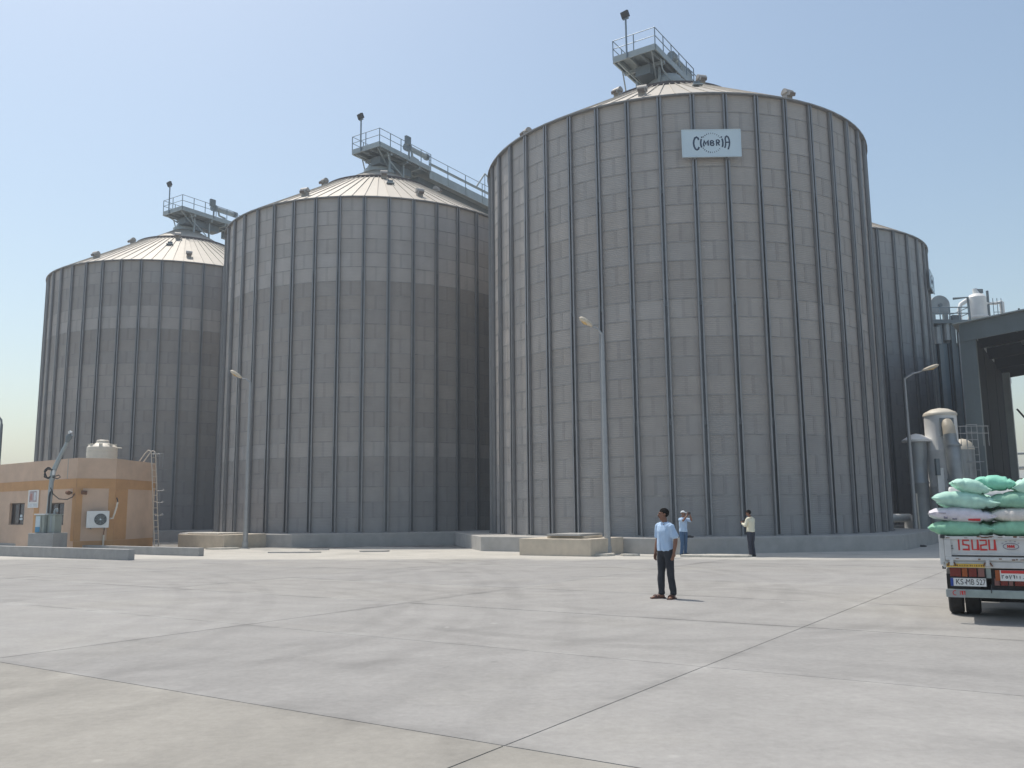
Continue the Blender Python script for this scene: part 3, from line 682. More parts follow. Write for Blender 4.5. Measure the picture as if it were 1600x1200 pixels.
# ------------------------------------------------------------------ tan building
P0, P1, P2, P3 = Vector((-28.3, 48.2)), Vector((-21.37, 42.9)), Vector((-19.95, 44.0)), Vector((-19.76, 48.4))
aL = (P0 - P1).normalized(); PX = P1 + aL * 15.5; BK = P3 + aL * 16.5
ZT = 4.47; ZB = -.35
HB = thing('tan_building', 'low tan building with ochre bands and a chamfered corner', 'building', (P1.x, P1.y, 0))
o2 = Vector((P1.x, P1.y))
def bpoly(pts, grow=0):
    return [tuple(p - o2) for p in pts]
WALLS = [('L', PX, P1), ('M', P1, P2), ('R', P2, P3), ('B', P3, BK), ('S', BK, PX)]
WT = .24
def wall_with_holes(p, q, holes, z0, z1, m, name='wall'):
    """wall slab between p and q, its outer face on the line, with rectangular openings (s0,s1,z0,z1) measured from q"""
    d = (q - p); Ln = d.length; t = d / Ln; nrm = Vector((t.y, -t.x)); mb = MB()     # nrm points outwards
    ssp = sorted({0, Ln} | {Ln - h[0] for h in holes} | {Ln - h[1] for h in holes}); zsp = sorted({z0, z1} | {h[2] for h in holes} | {h[3] for h in holes})
    ang = atan2(t.y, t.x); Rm = Matrix.Rotation(ang, 3, 'Z')
    for i in range(len(ssp) - 1):
        for j in range(len(zsp) - 1):
            sc_, zc = (ssp[i] + ssp[i + 1]) / 2, (zsp[j] + zsp[j + 1]) / 2
            if any(Ln - h[1] < sc_ < Ln - h[0] and h[2] < zc < h[3] for h in holes): continue
            c = p + t * sc_ - nrm * (WT / 2) - o2
            mb.box((c.x, c.y, zc), (ssp[i + 1] - ssp[i], WT, zsp[j + 1] - zsp[j]), m, Rm)
    return mb.build(name, HB), t, nrm, Rm
winL = [(5.40, 7.15, 1.20, 2.34), (1.10, 2.85, 1.20, 2.30), (9.6, 11.3, 1.20, 2.34)]
wl, tL, nL, RL = wall_with_holes(PX, P1, winL, ZB, ZT, M_TAN)
wm, tM, nM, RM = wall_with_holes(P1, P2, [], ZB, ZT, M_TAN)
wr, tR, nR, RR = wall_with_holes(P2, P3, [], ZB, ZT, M_TAN)
wall_with_holes(P3, BK, [], ZB, ZT, M_TAN); wall_with_holes(BK, PX, [], ZB, ZT, M_TAN)
ins = lambda p, a, b: p
MB().prism(bpoly([PX, P1 + aL * .25 + Vector((.05, .3)), P2 + Vector((-.25, .1)), P3 + Vector((-.25, -.2)), BK]), ZT - .42, ZT - .30, M_KERB).build('roof', HB)
def band(p, t, nrm, Rm, s0, s1, z0, z1, m, name, proud=.018):
    c = p + t * (s0 + s1) / 2 + nrm * (proud / 2 - .006) - o2
    return MB().box((c.x, c.y, (z0 + z1) / 2), (s1 - s0, proud + .012, z1 - z0), m, Rm).build(name, HB)
LL = (P1 - PX).length
for (p, t, nrm, Rm, Ln) in ((PX, tL, nL, RL, LL), (P1, tM, nM, RM, (P2 - P1).length), (P2, tR, nR, RR, (P3 - P2).length)):
    band(p, t, nrm, Rm, 0.006, Ln - .006, 2.98, 3.46, M_ORANGE, 'ochre_band', .02)
    band(p, t, nrm, Rm, .004, Ln - .004, ZB, .42 if Ln < 10 else .10, M_ORANGE, 'ochre_skirting', .016)
band(PX, tL, nL, RL, LL - .30, LL - .004, .43, 2.976, M_ORANGE, 'ochre_pilaster', .014)
band(PX, tL, nL, RL, LL - 4.3, LL - 3.75, .12, 2.976, M_ORANGE, 'ochre_pilaster', .014)
band(P1, tM, nM, RM, .004, .30, .43, 2.976, M_ORANGE, 'ochre_pilaster', .014)
band(P1, tM, nM, RM, 1.50, (P2 - P1).length - .004, .43, 2.976, M_ORANGE, 'ochre_pilaster', .014)
band(P2, tR, nR, RR, .004, 1.3, .43, 2.976, M_ORANGE, 'ochre_pilaster', .014)
band(PX, tL, nL, RL, LL - .99, LL - .93, 3.47, ZT - .02, M_KERB, 'wall_joint', .006)
for s0, s1, z0, z1 in winL:
    a = LL - s1; b = LL - s0
    def wp(s, off): q = PX + tL * s + nL * off - o2; return q
    c = wp((a + b) / 2, -.17); fr = MB()
    for ss, ww in ((a + .03, .06), (b - .03, .06), ((a + b) / 2, .05)): q = wp(ss, -.15); fr.box((q.x, q.y, (z0 + z1) / 2), (ww, .06, z1 - z0), M_FRAME, RL)
    for zz in (z0 + .03, z1 - .03): q = wp((a + b) / 2, -.15); fr.box((q.x, q.y, zz), (b - a - .12, .055, .06), M_FRAME, RL)
    f = fr.build('window', HB)
    MB().box((c.x, c.y, (z0 + z1) / 2), (b - a - .02, .02, z1 - z0 - .02), M_GLASS, RL).build('pane', f)
    q = wp((a + b) / 2 + .2, -.155); mbs = MB().box((q.x, q.y, z0 + .30), (.34, .008, .10), M_STICK, RL).box((q.x, q.y, z0 + .46), (.26, .008, .14), M_STICK, RL); mbs.build('sticker', f)
def at_wall(p, t, nrm, s, z, off=0.0): q = p + t * s + nrm * off; return (q.x, q.y, z)
# poster on the left wall
ang = lambda t: atan2(t.y, t.x)
Po = thing('poster', 'framed poster with a reddish picture on the tan wall between two windows', 'poster', at_wall(PX, tL, nL, LL - 4.38, 2.53, .03), ang(tL))
MB().box((0, 0, 0), (1.15, .04, .92), M_WHITE).build('board', Po)
M_PRINT = mat('faded poster print', (0.40, 0.33, 0.36), rough=.5, var=.35, scale=3.2)
M_PRINT2 = mat('faded poster pale print', (0.55, 0.60, 0.64), rough=.5, var=.2, scale=5)
MB().box((-.02, -.022, .12), (.85, .006, .56), M_PRINT).box((0, -.022, -.32), (.95, .006, .18), M_PRINT2).box((-.22, -.026, .10), (.26, .004, .36), mat('poster red print', (.42, .22, .2), var=.25, scale=6)).box((.2, -.026, .13), (.22, .004, .42), M_PRINT2).build('picture', Po)
# spotlights
for (p, t, nrm, s, z, lab) in ((PX, tL, nL, LL - .42, 2.76, 'dark spotlight on the tan wall where the loose cable ends'), (P1, tM, nM, .32, 2.76, 'small dark spotlight on the chamfered corner of the tan building')):
    Sp = thing('wall_spotlight', lab, 'spotlight', at_wall(p, t, nrm, s, z, .0), ang(t), 'wall spotlights')
    MB().box((0, -.05, 0), (.08, .14, .08), M_BLACK).build('bracket', Sp); MB().tube([(-.12, -.16, .02), (.14, -.2, 0)], .10, M_RUST, 10).build('lamp', Sp, 40)
# air conditioner
AC = thing('air_conditioner', 'white outdoor air conditioner on the chamfered tan wall', 'air conditioner', at_wall(P1, tM, nM, 1.05, 1.0, .10), ang(tM) - .25)
MB().box((0, -.22, .46), (1.0, .38, .82), M_WHITE).build('casing', AC, bevel=.02)
MB().lathe([(.02, 0), (.27, 0), (.27, .03), (.31, .03), (.31, 0)], (0, 0, 0), M_STEELD, 24).mesh('x')
gr = MB(); nn = 28
for rr in (.09, .15, .21, .27): gr.tube([(.12 + rr * cos(2 * pi * k / nn), -.425, .46 + rr * sin(2 * pi * k / nn)) for k in range(nn + 1)], .011, M_STEEL, 5, caps=False)
for k in range(8): a = k * pi / 4; gr.bar((.12 + .05 * cos(a), -.43, .46 + .05 * sin(a)), (.12 + .28 * cos(a), -.43, .46 + .28 * sin(a)), .012, .012, M_STEEL)
gr.build('fan_grille', AC)
fan = MB(); fan.add([(.12, -.414, .46)] + [(.12 + .285 * cos(2 * pi * k / 28), -.414, .46 + .285 * sin(2 * pi * k / 28)) for k in range(28)], [(0, 1 + (k + 1) % 28, 1 + k) for k in range(28)], M_DARK); fan.tube([(.12, -.42, .46), (.12, -.44, .46)], .045, M_STICK, 10); fan.build('fan', AC)
sv = MB()
for k in range(7): sv.box((-.512, -.22, .16 + k * .10), (.02, .32, .045), M_STEELD)
sv.build('side_louvre', AC)
MB().box((-.3, .0, .02), (.05, .5, .05), M_STEELD).box((.3, .0, .02), (.05, .5, .05), M_STEELD).build('bracket', AC)
MB().tube([(.54, -.10, .5), (.66, -.02, .5), (.72, .02, .72), (.80, .04, 1.05), (.84, .05, 1.30)], .045, M_CREAM, 8).tube([(.84, .05, 1.30), (.82, .05, 1.42), (.78, .06, 1.52)], .03, M_BLACK, 6).build('hose', AC)
dp = thing('drain_pipe', 'short white pipe at the foot of the wall under the air conditioner', 'pipe', at_wall(P1, tM, nM, 1.35, -.25, .07), ang(tM))
MB().tube([(0, 0, 0), (0, 0, .95)], .045, M_CREAM, 8).build('pipe', dp); MB().tube([(0, 0, .95), (.02, .03, 1.25)], .022, M_RUST, 6).build('copper_line', dp)
# water tank
WTk = thing('water_tank', 'cream plastic water tank on the roof of the tan building', 'water tank', (-21.9, 46.5, ZT - .30), .3)
MB().lathe([(0, 0), (.74, 0), (.76, .05), (.76, .25), (.745, .27), (.745, .30), (.76, .32), (.76, .52), (.745, .54), (.745, .57), (.76, .59), (.76, .80), (.745, .82), (.745, .85), (.76, .87), (.75, 1.06), (.66, 1.16), (.32, 1.30), (.30, 1.36), (0, 1.38)], (0, 0, 0), M_CREAM, 32).build('tank', WTk, 35)
MB().lathe([(.31, 1.33), (.31, 1.42), (.26, 1.46), (0, 1.47)], (0, 0, 0), M_CREAM, 20).build('lid', WTk, 35)
for k in range(8):
    a = k * pi / 4; MB().box((.60 * cos(a), .60 * sin(a), 1.14), (.20, .16, .20), M_CREAM, Matrix.Rotation(a, 3, 'Z')).build('shoulder_rib', WTk)
MB().tube([(.7, -.2, 1.05), (1.0, -.35, 1.02)], .025, M_CREAM, 6).build('inlet_pipe', WTk)
# ladder
M_LADDER = mat('tan tinted aluminium ladder', (0.62, 0.54, 0.45), rough=.5, metal=.2, var=.1, scale=6)  # tan reflected from the wall is put into the aluminium colour
La = thing('ladder', 'pale metal ladder leaning against the right end of the tan building', 'ladder', (-19.45, 46.9, 0), ang(tR) + pi)
def lad(s, z): return None
bz, tz = -.12, 4.95
for s in (-.25, .25):
    MB().tube([(s, .55, bz), (s, .14, tz - .06), (s, .06, tz + .1), (s, -.06, tz + .12), (s, -.22, tz - .05), (s, -.55, ZT - .05)], .03, M_LADDER, 8).build('rail', La, 50)
for k in range(15):
    t = (k + .4) / 15; y = .55 + (.14 - .55) * t; z = bz + (tz - .06 - bz) * t
    MB().tube([(-.25, y, z), (.25, y, z)], .02, M_LADDER, 6).build('rung', La)
# cable bracket frame on the back corner
Cb = thing('cage_hoops', 'thin metal hoops and rods on the rear corner of the tan building', 'bracket', (P3.x + .05, P3.y + .1, 0))
for z in (1.6, 2.3, 2.95): MB().tube([(0, 0, z), (.3, 0, z + .02), (.42, .05, z + .06), (.3, .1, z + .1)], .02, M_POLE, 6).build('hoop', Cb)
MB().tube([(.22, .03, 1.6), (.12, .03, 3.6)], .016, M_POLE, 6).tube([(.1, 0, 4.3), (.1, 0, 5.0), (-.4, 0, 5.0)], .018, M_POLE, 6).tube([(.28, 0, 4.25), (.28, 0, 5.02), (.1, 0, 5.02)], .018, M_POLE, 6).build('rod', Cb)

# ------------------------------------------------------------------ cabinets, their base and the leaning lamp post
BA = ang(tL)
cb = Vector((-22.1, 41.95))
o = MB().box((0, 0, .25), (1.38, .95, 1.22), M_KERB).build('cabinet_base', None, None, (cb.x, cb.y, 0), BA * .35, bevel=.02)
tag(o, 'grey concrete base carrying the two green cabinets', 'concrete base')
E1 = thing('electric_cabinet', 'left pale green electric cabinet with blue and white stickers', 'electric cabinet', (cb.x - .25, cb.y, .864), BA * .35, 'green cabinets')
MB().box((0, 0, .42), (.50, .5, .84), M_CAB).build('casing', E1, bevel=.012); MB().box((0, 0, .87), (.58, .6, .06), M_WHITE).build('roof_lid', E1)
MB().box((-.10, -.256, .42), (.24, .008, .72), M_STICK).box((-.10, -.262, .16), (.25, .006, .24), M_BLUE).build('sticker', E1); MB().box((.10, -.254, .42), (.012, .01, .78), M_BLACK).build('door_gap', E1)
E2 = thing('electric_cabinet', 'right narrower pale green electric cabinet', 'electric cabinet', (cb.x + .27, cb.y + .02, .864), BA * .35, 'green cabinets')
MB().box((0, 0, .41), (.40, .46, .82), M_CAB).build('casing', E2, bevel=.012); MB().box((.03, 0, .85), (.44, .5, .05), M_CAB).build('roof_lid', E2)
MB().box((-.02, -.236, .41), (.09, .012, .78), M_STEEL).build('door_strip', E2); MB().tube([(.0, -.05, .87), (.0, -.05, 1.02), (.06, -.05, 1.12), (.14, -.05, 1.10), (.15, -.05, .98)], .05, M_STEEL, 8).build('goose_neck', E2)
LP = thing('leaning_lamp_post', 'bent lamp post with tangled cables rising behind the green cabinets', 'lamp post', (-22.3, 42.3, 0), 0)
MB().tube([(-.06, 0, -.3), (-.03, 0, 1.8), (.02, 0, 3.4)], [.11, .11, .105], M_STEEL, 10).build('pole', LP, 50)
MB().tube([(.02, 0, 3.35), (.06, 0, 3.75), (.35, 0, 4.5), (.70, -.05, 5.25)], [.13, .12, .095, .07], M_STEEL, 10).build('bent_arm', LP, 50)
MB().tube([(.66, -.05, 5.18), (.76, -.08, 5.42), (.86, -.12, 5.55)], [(.07, .07), (.17, .13), (.12, .10)], M_STEELD, 10).build('lamp_head', LP, 50)
MB().tube([(.86, -.14, 5.62), (.80, -.18, 5.72)], [.11, .06], M_WHITE, 10).build('lamp_glass', LP, 50)
MB().tube([(.03, -.02, 2.9), (.03, -.13, 2.6), (.02, -.13, 1.7)], .05, M_BLACK, 8).build('cable_sleeve', LP)
cbm = MB(); rr = random.Random(5)
for k in range(6):
    a0 = rr.uniform(0, 6); pts = []
    for q in range(10):
        a = a0 + q * .75; pts.append((-.08 + .22 * cos(a) * rr.uniform(.6, 1.1), -.14 + .08 * sin(a * 1.3), 3.70 + .26 * sin(a) * rr.uniform(.6, 1.1)))
    cbm.tube(pts, .022, M_BLACK, 5)
cbm.tube([(.1, -.1, 3.5), (.35, -.1, 3.42), (.48, -.1, 3.5), (.40, -.1, 3.6), (.1, -.1, 3.5)], .025, M_BLACK, 5)
cbm.build('cable_tangle', LP)
MB().box((.16, -.12, 3.72), (.10, .1, .22), M_WHITE).build('fuse_box', LP)
LC = MB().tube([(-22.26, 42.2, 3.0), (-22.15, 42.25, 2.70), (-21.95, 42.45, 2.46), (-21.7, 42.75, 2.44), (-21.55, 42.95, 2.56), (-21.45, 42.92, 2.72)], .024, M_BLACK, 6).build('loose_cable', None, 50)
tag(LC, 'loose dark cable sagging from the leaning lamp post to the wall spotlight', 'cable')

# ------------------------------------------------------------------ canopy at the right (portal shed)
CN = Vector((26.15, 50.0)); cth = TH
CA = thing('shed_canopy', 'tall dark steel canopy at the right edge', 'canopy', (CN.x, CN.y, -.2), cth)
EH = 11.95; DEP = 20.5; SPAN = 22.0; CWD = .80
def roofz(x): return EH + .45 + (x if x < SPAN / 2 else SPAN - x) * .105
for x in (CWD / 2, SPAN - CWD / 2):
    MB().box((x, .35, EH / 2), (CWD, .7, EH), M_CLADL).build('front_column', CA)
    n = 9
    for k in range(n):
        y0 = .72 + (DEP - 1.75) * k / n; y1 = .72 + (DEP - 1.75) * (k + 1) / n
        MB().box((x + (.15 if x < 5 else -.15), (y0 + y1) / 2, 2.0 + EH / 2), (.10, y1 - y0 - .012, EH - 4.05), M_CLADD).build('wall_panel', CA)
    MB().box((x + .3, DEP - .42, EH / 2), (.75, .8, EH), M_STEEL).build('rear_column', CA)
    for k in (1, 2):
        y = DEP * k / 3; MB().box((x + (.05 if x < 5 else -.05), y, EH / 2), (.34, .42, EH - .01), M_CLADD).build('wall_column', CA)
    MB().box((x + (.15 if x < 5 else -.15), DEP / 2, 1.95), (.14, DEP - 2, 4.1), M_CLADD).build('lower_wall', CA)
def slope_box(mb, xa, xb, y0, y1, dz, th, m):
    za, zb_ = roofz(xa) + dz, roofz(xb) + dz
    vs = [(xa, y0, za - th), (xb, y0, zb_ - th), (xb, y1, zb_ - th), (xa, y1, za - th), (xa, y0, za), (xb, y0, zb_), (xb, y1, zb_), (xa, y1, za)]
    mb.add(vs, [(0, 3, 2, 1), (4, 5, 6, 7), (0, 1, 5, 4), (1, 2, 6, 5), (2, 3, 7, 6), (3, 0, 4, 7)], m)
for xa, xb in ((-.3, SPAN / 2), (SPAN / 2, SPAN + .3)):
    mb = MB(); slope_box(mb, xa, xb, -.35, DEP + .1, .06, .06, M_STEEL); mb.build('roof_sheet', CA)
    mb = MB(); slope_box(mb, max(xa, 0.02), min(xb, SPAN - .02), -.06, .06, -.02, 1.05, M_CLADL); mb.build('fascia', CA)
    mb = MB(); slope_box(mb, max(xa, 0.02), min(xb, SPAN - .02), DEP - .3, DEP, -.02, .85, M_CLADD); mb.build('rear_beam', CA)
for k in range(1, 4):
    y = DEP * k / 4
    for xa, xb in ((0.5, SPAN / 2), (SPAN / 2, SPAN - .5)):
        mb = MB(); slope_box(mb, xa, xb, y - .13, y + .13, -.02, .75, M_CLADD); mb.build('rafter', CA)
for k in range(1, 12):
    x = 1.0 + k * (SPAN - 2) / 12; z = roofz(x)
    MB().box((x, DEP / 2, z - .13), (.10, DEP - .8, .22), M_STEELD).build('purlin', CA)
RV = MB().box((2.95, 3.2, roofz(2.95) + .22), (.9, .9, .36), M_CLADD).tube([(2.95, 3.2, roofz(2.95) + .4), (2.95, 3.2, roofz(2.95) + .85)], .05, M_CLADD, 6).box((2.95, 3.2, roofz(2.95) + .7), (.4, .06, .06), M_CLADD); RV.build('roof_cap', CA)
MB().tube([(CWD + .5, DEP + .2, 9.2), (CWD + 2.3, DEP + 2.0, 6.5)], .07, M_CLADD, 8).build('rear_brace', CA)

# far sheds seen through the canopy
Fs = thing('far_shed', 'low brown shed far beyond the canopy at the right edge', 'shed', (62, 104, -.5), TH)
MB().box((0, 0, 4.2), (26, .5, 2.4), M_BROWNW).build('fascia', Fs); MB().box((0, .4, 6.6), (26.6, 5.0, .22), M_STEEL).build('roof', Fs)
for k in range(9): MB().box((-12 + 3 * k, 0, 1.5), (.35, .35, 3.0), M_WHITE).build('post', Fs)
MB().tube([(-13, -.6, 8.3), (13, -.6, 8.3)], .14, M_STEELD, 6).build('pipe', Fs)
for k in range(6): MB().tube([(-12.5 + 5 * k, -.6, 6.7), (-12.5 + 5 * k, -.6, 8.3)], .10, M_STEELD, 6).build('pipe_stand', Fs)
M_FARH = mat('hazy far block', (0.36, 0.37, 0.37), rough=.9, var=.08, scale=.2)
for x, y, wx, h, lab in ((88, 150, 30, 6, 'pale low block on the skyline at the right edge'), (-95, 140, 40, 5, 'pale low block on the skyline at the left edge')):
    Fb = thing('far_block', lab, 'building', (x, y, -1.2), 0); MB().box((0, 0, h / 2), (wx, 10, h), M_FARH).build('wall', Fb); MB().box((0, 0, h + .15), (wx + .6, 10.6, .3), M_KERB).build('roof', Fb)

# ------------------------------------------------------------------ steel tower with elevator head, cyclone
ET = thing('elevator_tower', 'grey steel tower with a railed platform and round-topped elevator head', 'tower', (36.1, 71.5, -.2), 0)
MB().box((-.55, .6, 7.6), (3.6, 2.6, 15.2), M_CLAD).build('casing', ET)
for k in range(4): MB().box((-.55 - 1.35 + .9 * k, -.73, 7.6), (.05, .05, 15.1), M_CLADD).build('cladding_rib', ET)
MB().box((0, 0, 16.9), (3.3, 2.6, .28), M_STEELD).build('platform', ET)
for s in (-1.55, 1.55):
    for y in (-1.2, 1.2): MB().bar((s, y, 15.2), (s, y, 16.8), .14, .14, M_STEELD).build('platform_leg', ET)
rl = MB()
for z in (17.6, 18.1):
    rl.tube([(-1.6, 1.25, z), (-1.6, -1.25, z), (1.6, -1.25, z), (1.6, 1.25, z), (-1.6, 1.25, z)], .045, M_RAIL, 6)
rl.build('handrail', ET)
for k in range(5):
    MB().bar((-1.6 + .8 * k, -1.25, 16.9), (-1.6 + .8 * k, -1.25, 18.1), .07, .07, M_RAIL).build('railing_post', ET)
hd = MB(); n = 16; prof = [(-.80, 17.9)] + [(-.80 * cos(pi * k / n), 18.55 + .80 * sin(pi * k / n)) for k in range(n + 1)] + [(.80, 17.9)]
vs = [(x - .25, -.32, z) for x, z in prof] + [(x - .25, .32, z) for x, z in prof]; nn = len(prof)
hd.add(vs, [tuple(range(nn)), tuple(range(2 * nn - 1, nn - 1, -1))] + [(i, nn + i, nn + (i + 1) % nn, (i + 1) % nn) for i in range(nn)], M_DUCT)
hd.tube([(-.25, -.42, 18.5), (-.25, -.34, 18.5)], .16, M_STEELD, 10); hd.build('elevator_head', ET, 40)
for s in (-.8, .25):
    MB().box((s, 0, 17.4), (.32, .34, 1.0), M_DUCT).build('elevator_leg', ET)
    MB().box((s, -.9, 8.4), (.34, .30, 16.6), M_STEELD).build('elevator_leg', ET)
MB().tube([(.55, -.95, 18.9), (1.75, -.95, 19.0), (1.8, -.95, 16.8)], .10, M_STEELD, 8).build('pipe_frame', ET)
MB().box((.9, -.3, 17.35), (.7, .6, .5), M_STEELD).build('motor', ET)
MB().box((-.9, .5, 15.9), (1.1, 1.6, 1.6), M_DUCT).box((.35, .6, 15.95), (.7, 1.5, 1.5), M_DUCT).box((-2.0, .4, 15.8), (.5, 1.2, 1.5), M_STEELD).build('hopper_box', ET)
for x in (.55, 1.15):
    MB().tube([(x, -1.35, 0), (x, -1.35, 16.7)], .085, M_POLE, 8).build('down_pipe', ET)
for x, z in ((-1.0, 15.6), (-.2, 15.9), (.9, 15.5)): MB().tube([(x, -.9, z - .5), (x, -.9, z + .9)], .28, M_DUCT, 10).build('spout', ET)
CY = thing('cyclone', 'white cyclone with a curved duct rising behind the canopy roof', 'cyclone', (39.6, 72.4, -.2), 0)
MB().tube([(0, 0, 12), (0, 0, 19.4)], .72, M_TANK, 20).lathe([(.72, 19.4), (.55, 19.65), (.25, 19.75), (0, 19.78)], (0, 0, 0), M_TANK, 20).build('body', CY, 40)
MB().lathe([(.76, 17.55), (.80, 17.6), (.80, 17.75), (.76, 17.8)], (0, 0, 0), M_TANK, 20).build('band', CY, 40)
MB().tube([(-1.55, 0, 12), (-1.55, 0, 18.4), (-1.4, 0, 18.85), (-.9, 0, 19.15), (-.2, 0, 19.35), (0, 0, 19.9)], [.17, .17, .18, .2, .22, .2], M_TANK, 10).build('duct', CY, 50)
MB().tube([(0, 0, 19.7), (-.1, 0, 20.2)], [.3, .18], M_WHITE, 10).box((.25, 0, 19.95), (.5, .4, .35), M_STEELD).build('fan_cap', CY)
MB().tube([(.95, 0, 12), (.95, 0, 20.0)], .11, M_STEELD, 8).build('stack_pipe', CY)
cg = MB()
for k in range(9): cg.tube([(1.25, -.2, 12.5 + .8 * k), (1.95, -.2, 12.5 + .8 * k)], .03, M_RAIL, 5)
for x in (1.25, 1.6, 1.95): cg.tube([(x, -.2, 12.2), (x, -.2, 19.3)], .03, M_RAIL, 5)
cg.build('ladder_cage', CY)
MB().tube([(.6, 0, 18.9), (1.6, 0, 18.9), (2.15, 0, 19.05)], .12, M_TANK, 8).tube([(2.1, 0, 19.0), (2.1, 0, 12)], .2, M_TANK, 8).build('side_pipe', CY)

# ------------------------------------------------------------------ filter tanks beside the nearest silo
TW = thing('filter_tank', 'white cylindrical filter tank with a domed top and a front duct', 'filter tank', (23.95, 48.6, -.2))
MB().lathe([(.84, 0), (.84, 2.9), (.85, 2.92), (.85, 2.98), (.84, 3.0), (.84, 4.9), (.85, 4.92), (.85, 4.98), (.84, 5), (.84, 6.92)], (0, 0, 0), M_TANK, 32).build('body', TW, 40)
MB().lathe([(.88, 6.88), (.88, 6.98), (.80, 7.08), (.45, 7.26), (0, 7.34)], (0, 0, 0), M_CREAM, 32).build('dome', TW, 40)
MB().box((-.08, -.86, 6.2), (.74, .1, .98), M_STEELD).build('duct_frame', TW)
MB().tube([(-.10, -.6, 6.30), (-.10, -.92, 6.36), (-.11, -1.08, 6.15), (-.12, -1.14, 5.75)], [.30, .31, .32, .33], M_ELBOW, 16).build('elbow', TW, 50)
MB().tube([(-.12, -1.14, 5.78), (-.10, -1.16, 5.3), (-.04, -1.20, 5.2), (.02, -1.22, 3.4), (.08, -1.24, 0)], [.34, .34, .39, .39, .39], M_DUCT, 16).build('down_duct', TW, 50)
for z in (5.15, 3.3): MB().lathe([(.40, z - .04), (.43, z - .04), (.43, z + .04), (.40, z + .04)], (0.0, -1.21, 0), M_DUCT, 16).build('duct_flange', TW)
MB().box((-.72, -.95, 2.9), (.36, .14, 2.1), M_WHITE).box((-.85, -1.0, 4.0), (.2, .2, .9), M_STEELD).build('control_panel', TW)
MB().tube([(-.6, -1.3, .6), (-.42, -1.3, 2.35)], .06, M_CREAM, 6).build('prop', TW)
TG = thing('grey_hopper_tank', 'slim grey tank with a conical hat, left of the white filter tank', 'tank', (22.52, 48.6, -.2))
MB().lathe([(.40, .5), (.47, 1.2), (.47, 3.1), (.50, 3.14), (.50, 3.22), (.47, 3.26), (.47, 4.3), (.52, 4.7), (.52, 5.45)], (0, 0, 0), M_DUCT, 28).build('body', TG, 40)
MB().lathe([(.30, 5.40), (.74, 5.44), (.76, 5.54), (.70, 5.60), (.30, 5.84), (0, 5.92)], (0, 0, 0), M_TANK, 28).build('hat', TG, 40)
MB().tube([(-.35, -.35, .4), (-.42, -.4, 2.6)], .06, M_CREAM, 6).build('prop', TG)
for a in (0.6, 2.2, 3.8, 5.4): MB().bar((.36 * cos(a), .36 * sin(a), 0), (.36 * cos(a), .36 * sin(a), .9), .08, .08, M_STEELD).build('leg', TG)
MB().tube([(.72, 0, 5.5), (1.6, -.2, 5.7)], .04, M_STEELD, 6).build('tie_rod', TG)
TD = thing('dark_tank', 'grey domed tank with a ladder cage, right of the white filter tank', 'tank', (25.4, 49.3, -.2))
MB().lathe([(.62, 0), (.62, 5.05)], (0, 0, 0), M_DUCT, 24).build('body', TD, 40)
MB().lathe([(.64, 5.02), (.62, 5.15), (.50, 5.42), (.28, 5.60), (0, 5.66)], (0, 0, 0), M_CREAM, 24).build('dome', TD, 40)
cg = MB()
for k in range(15): cg.tube([(-.05, -.72, .5 + .42 * k), (.55, -.72, .5 + .42 * k)], .016, M_POLE, 5)
for x in (-.05, .55): cg.tube([(x, -.72, 0), (x, -.72, 6.4)], .02, M_POLE, 5)
cg.build('ladder', TD)
rl = MB()
for z in (5.9, 6.3): rl.tube([(-.7, -.72, z), (1.2, -.72, z)], .022, M_POLE, 5)
for k in range(7): rl.tube([(-.7 + .31 * k, -.72, 5.2), (-.7 + .31 * k, -.72, 6.3)], .018, M_POLE, 5)
rl.build('handrail', TD)
for z in (2.0, 3.2, 4.3):
    MB().tube([(-.05 + .3 - .45 * cos(a), -.72 - .55 * sin(a), z) for a in [pi * k / 10 for k in range(11)]], .018, M_POLE, 5).build('cage_hoop', TD)
BL = thing('blower', 'cream blower drum with a horizontal pipe on the ground by the silo corner', 'blower', (22.75, 49.9, -.2), 0)
MB().tube([(-1.9, 0, 1.25), (-.3, 0, 1.25)], .24, M_WHITE, 14).build('pipe', BL, 50)
MB().tube([(-.42, 0, .78), (-.30, 0, .78), (.28, 0, .78), (.42, 0, .78)], [.55, .62, .62, .50], M_WHITE, 24).build('drum', BL, 40)
MB().box((0, 0, .12), (.9, .7, .24), M_STEELD).build('skid', BL)
for k in range(3): MB().tube([(-.5 + .4 * k, -.55, .1), (-.45 + .4 * k, -.55, .5)], .05, M_RUST, 6).build('valve', BL)
# loose things on the ground behind the truck
rubble(23.3, 46.6, 1.6, .5, 'flat pale board lying on the ground behind the truck', 0, .07, M_WHITE, 'board', seed=12)

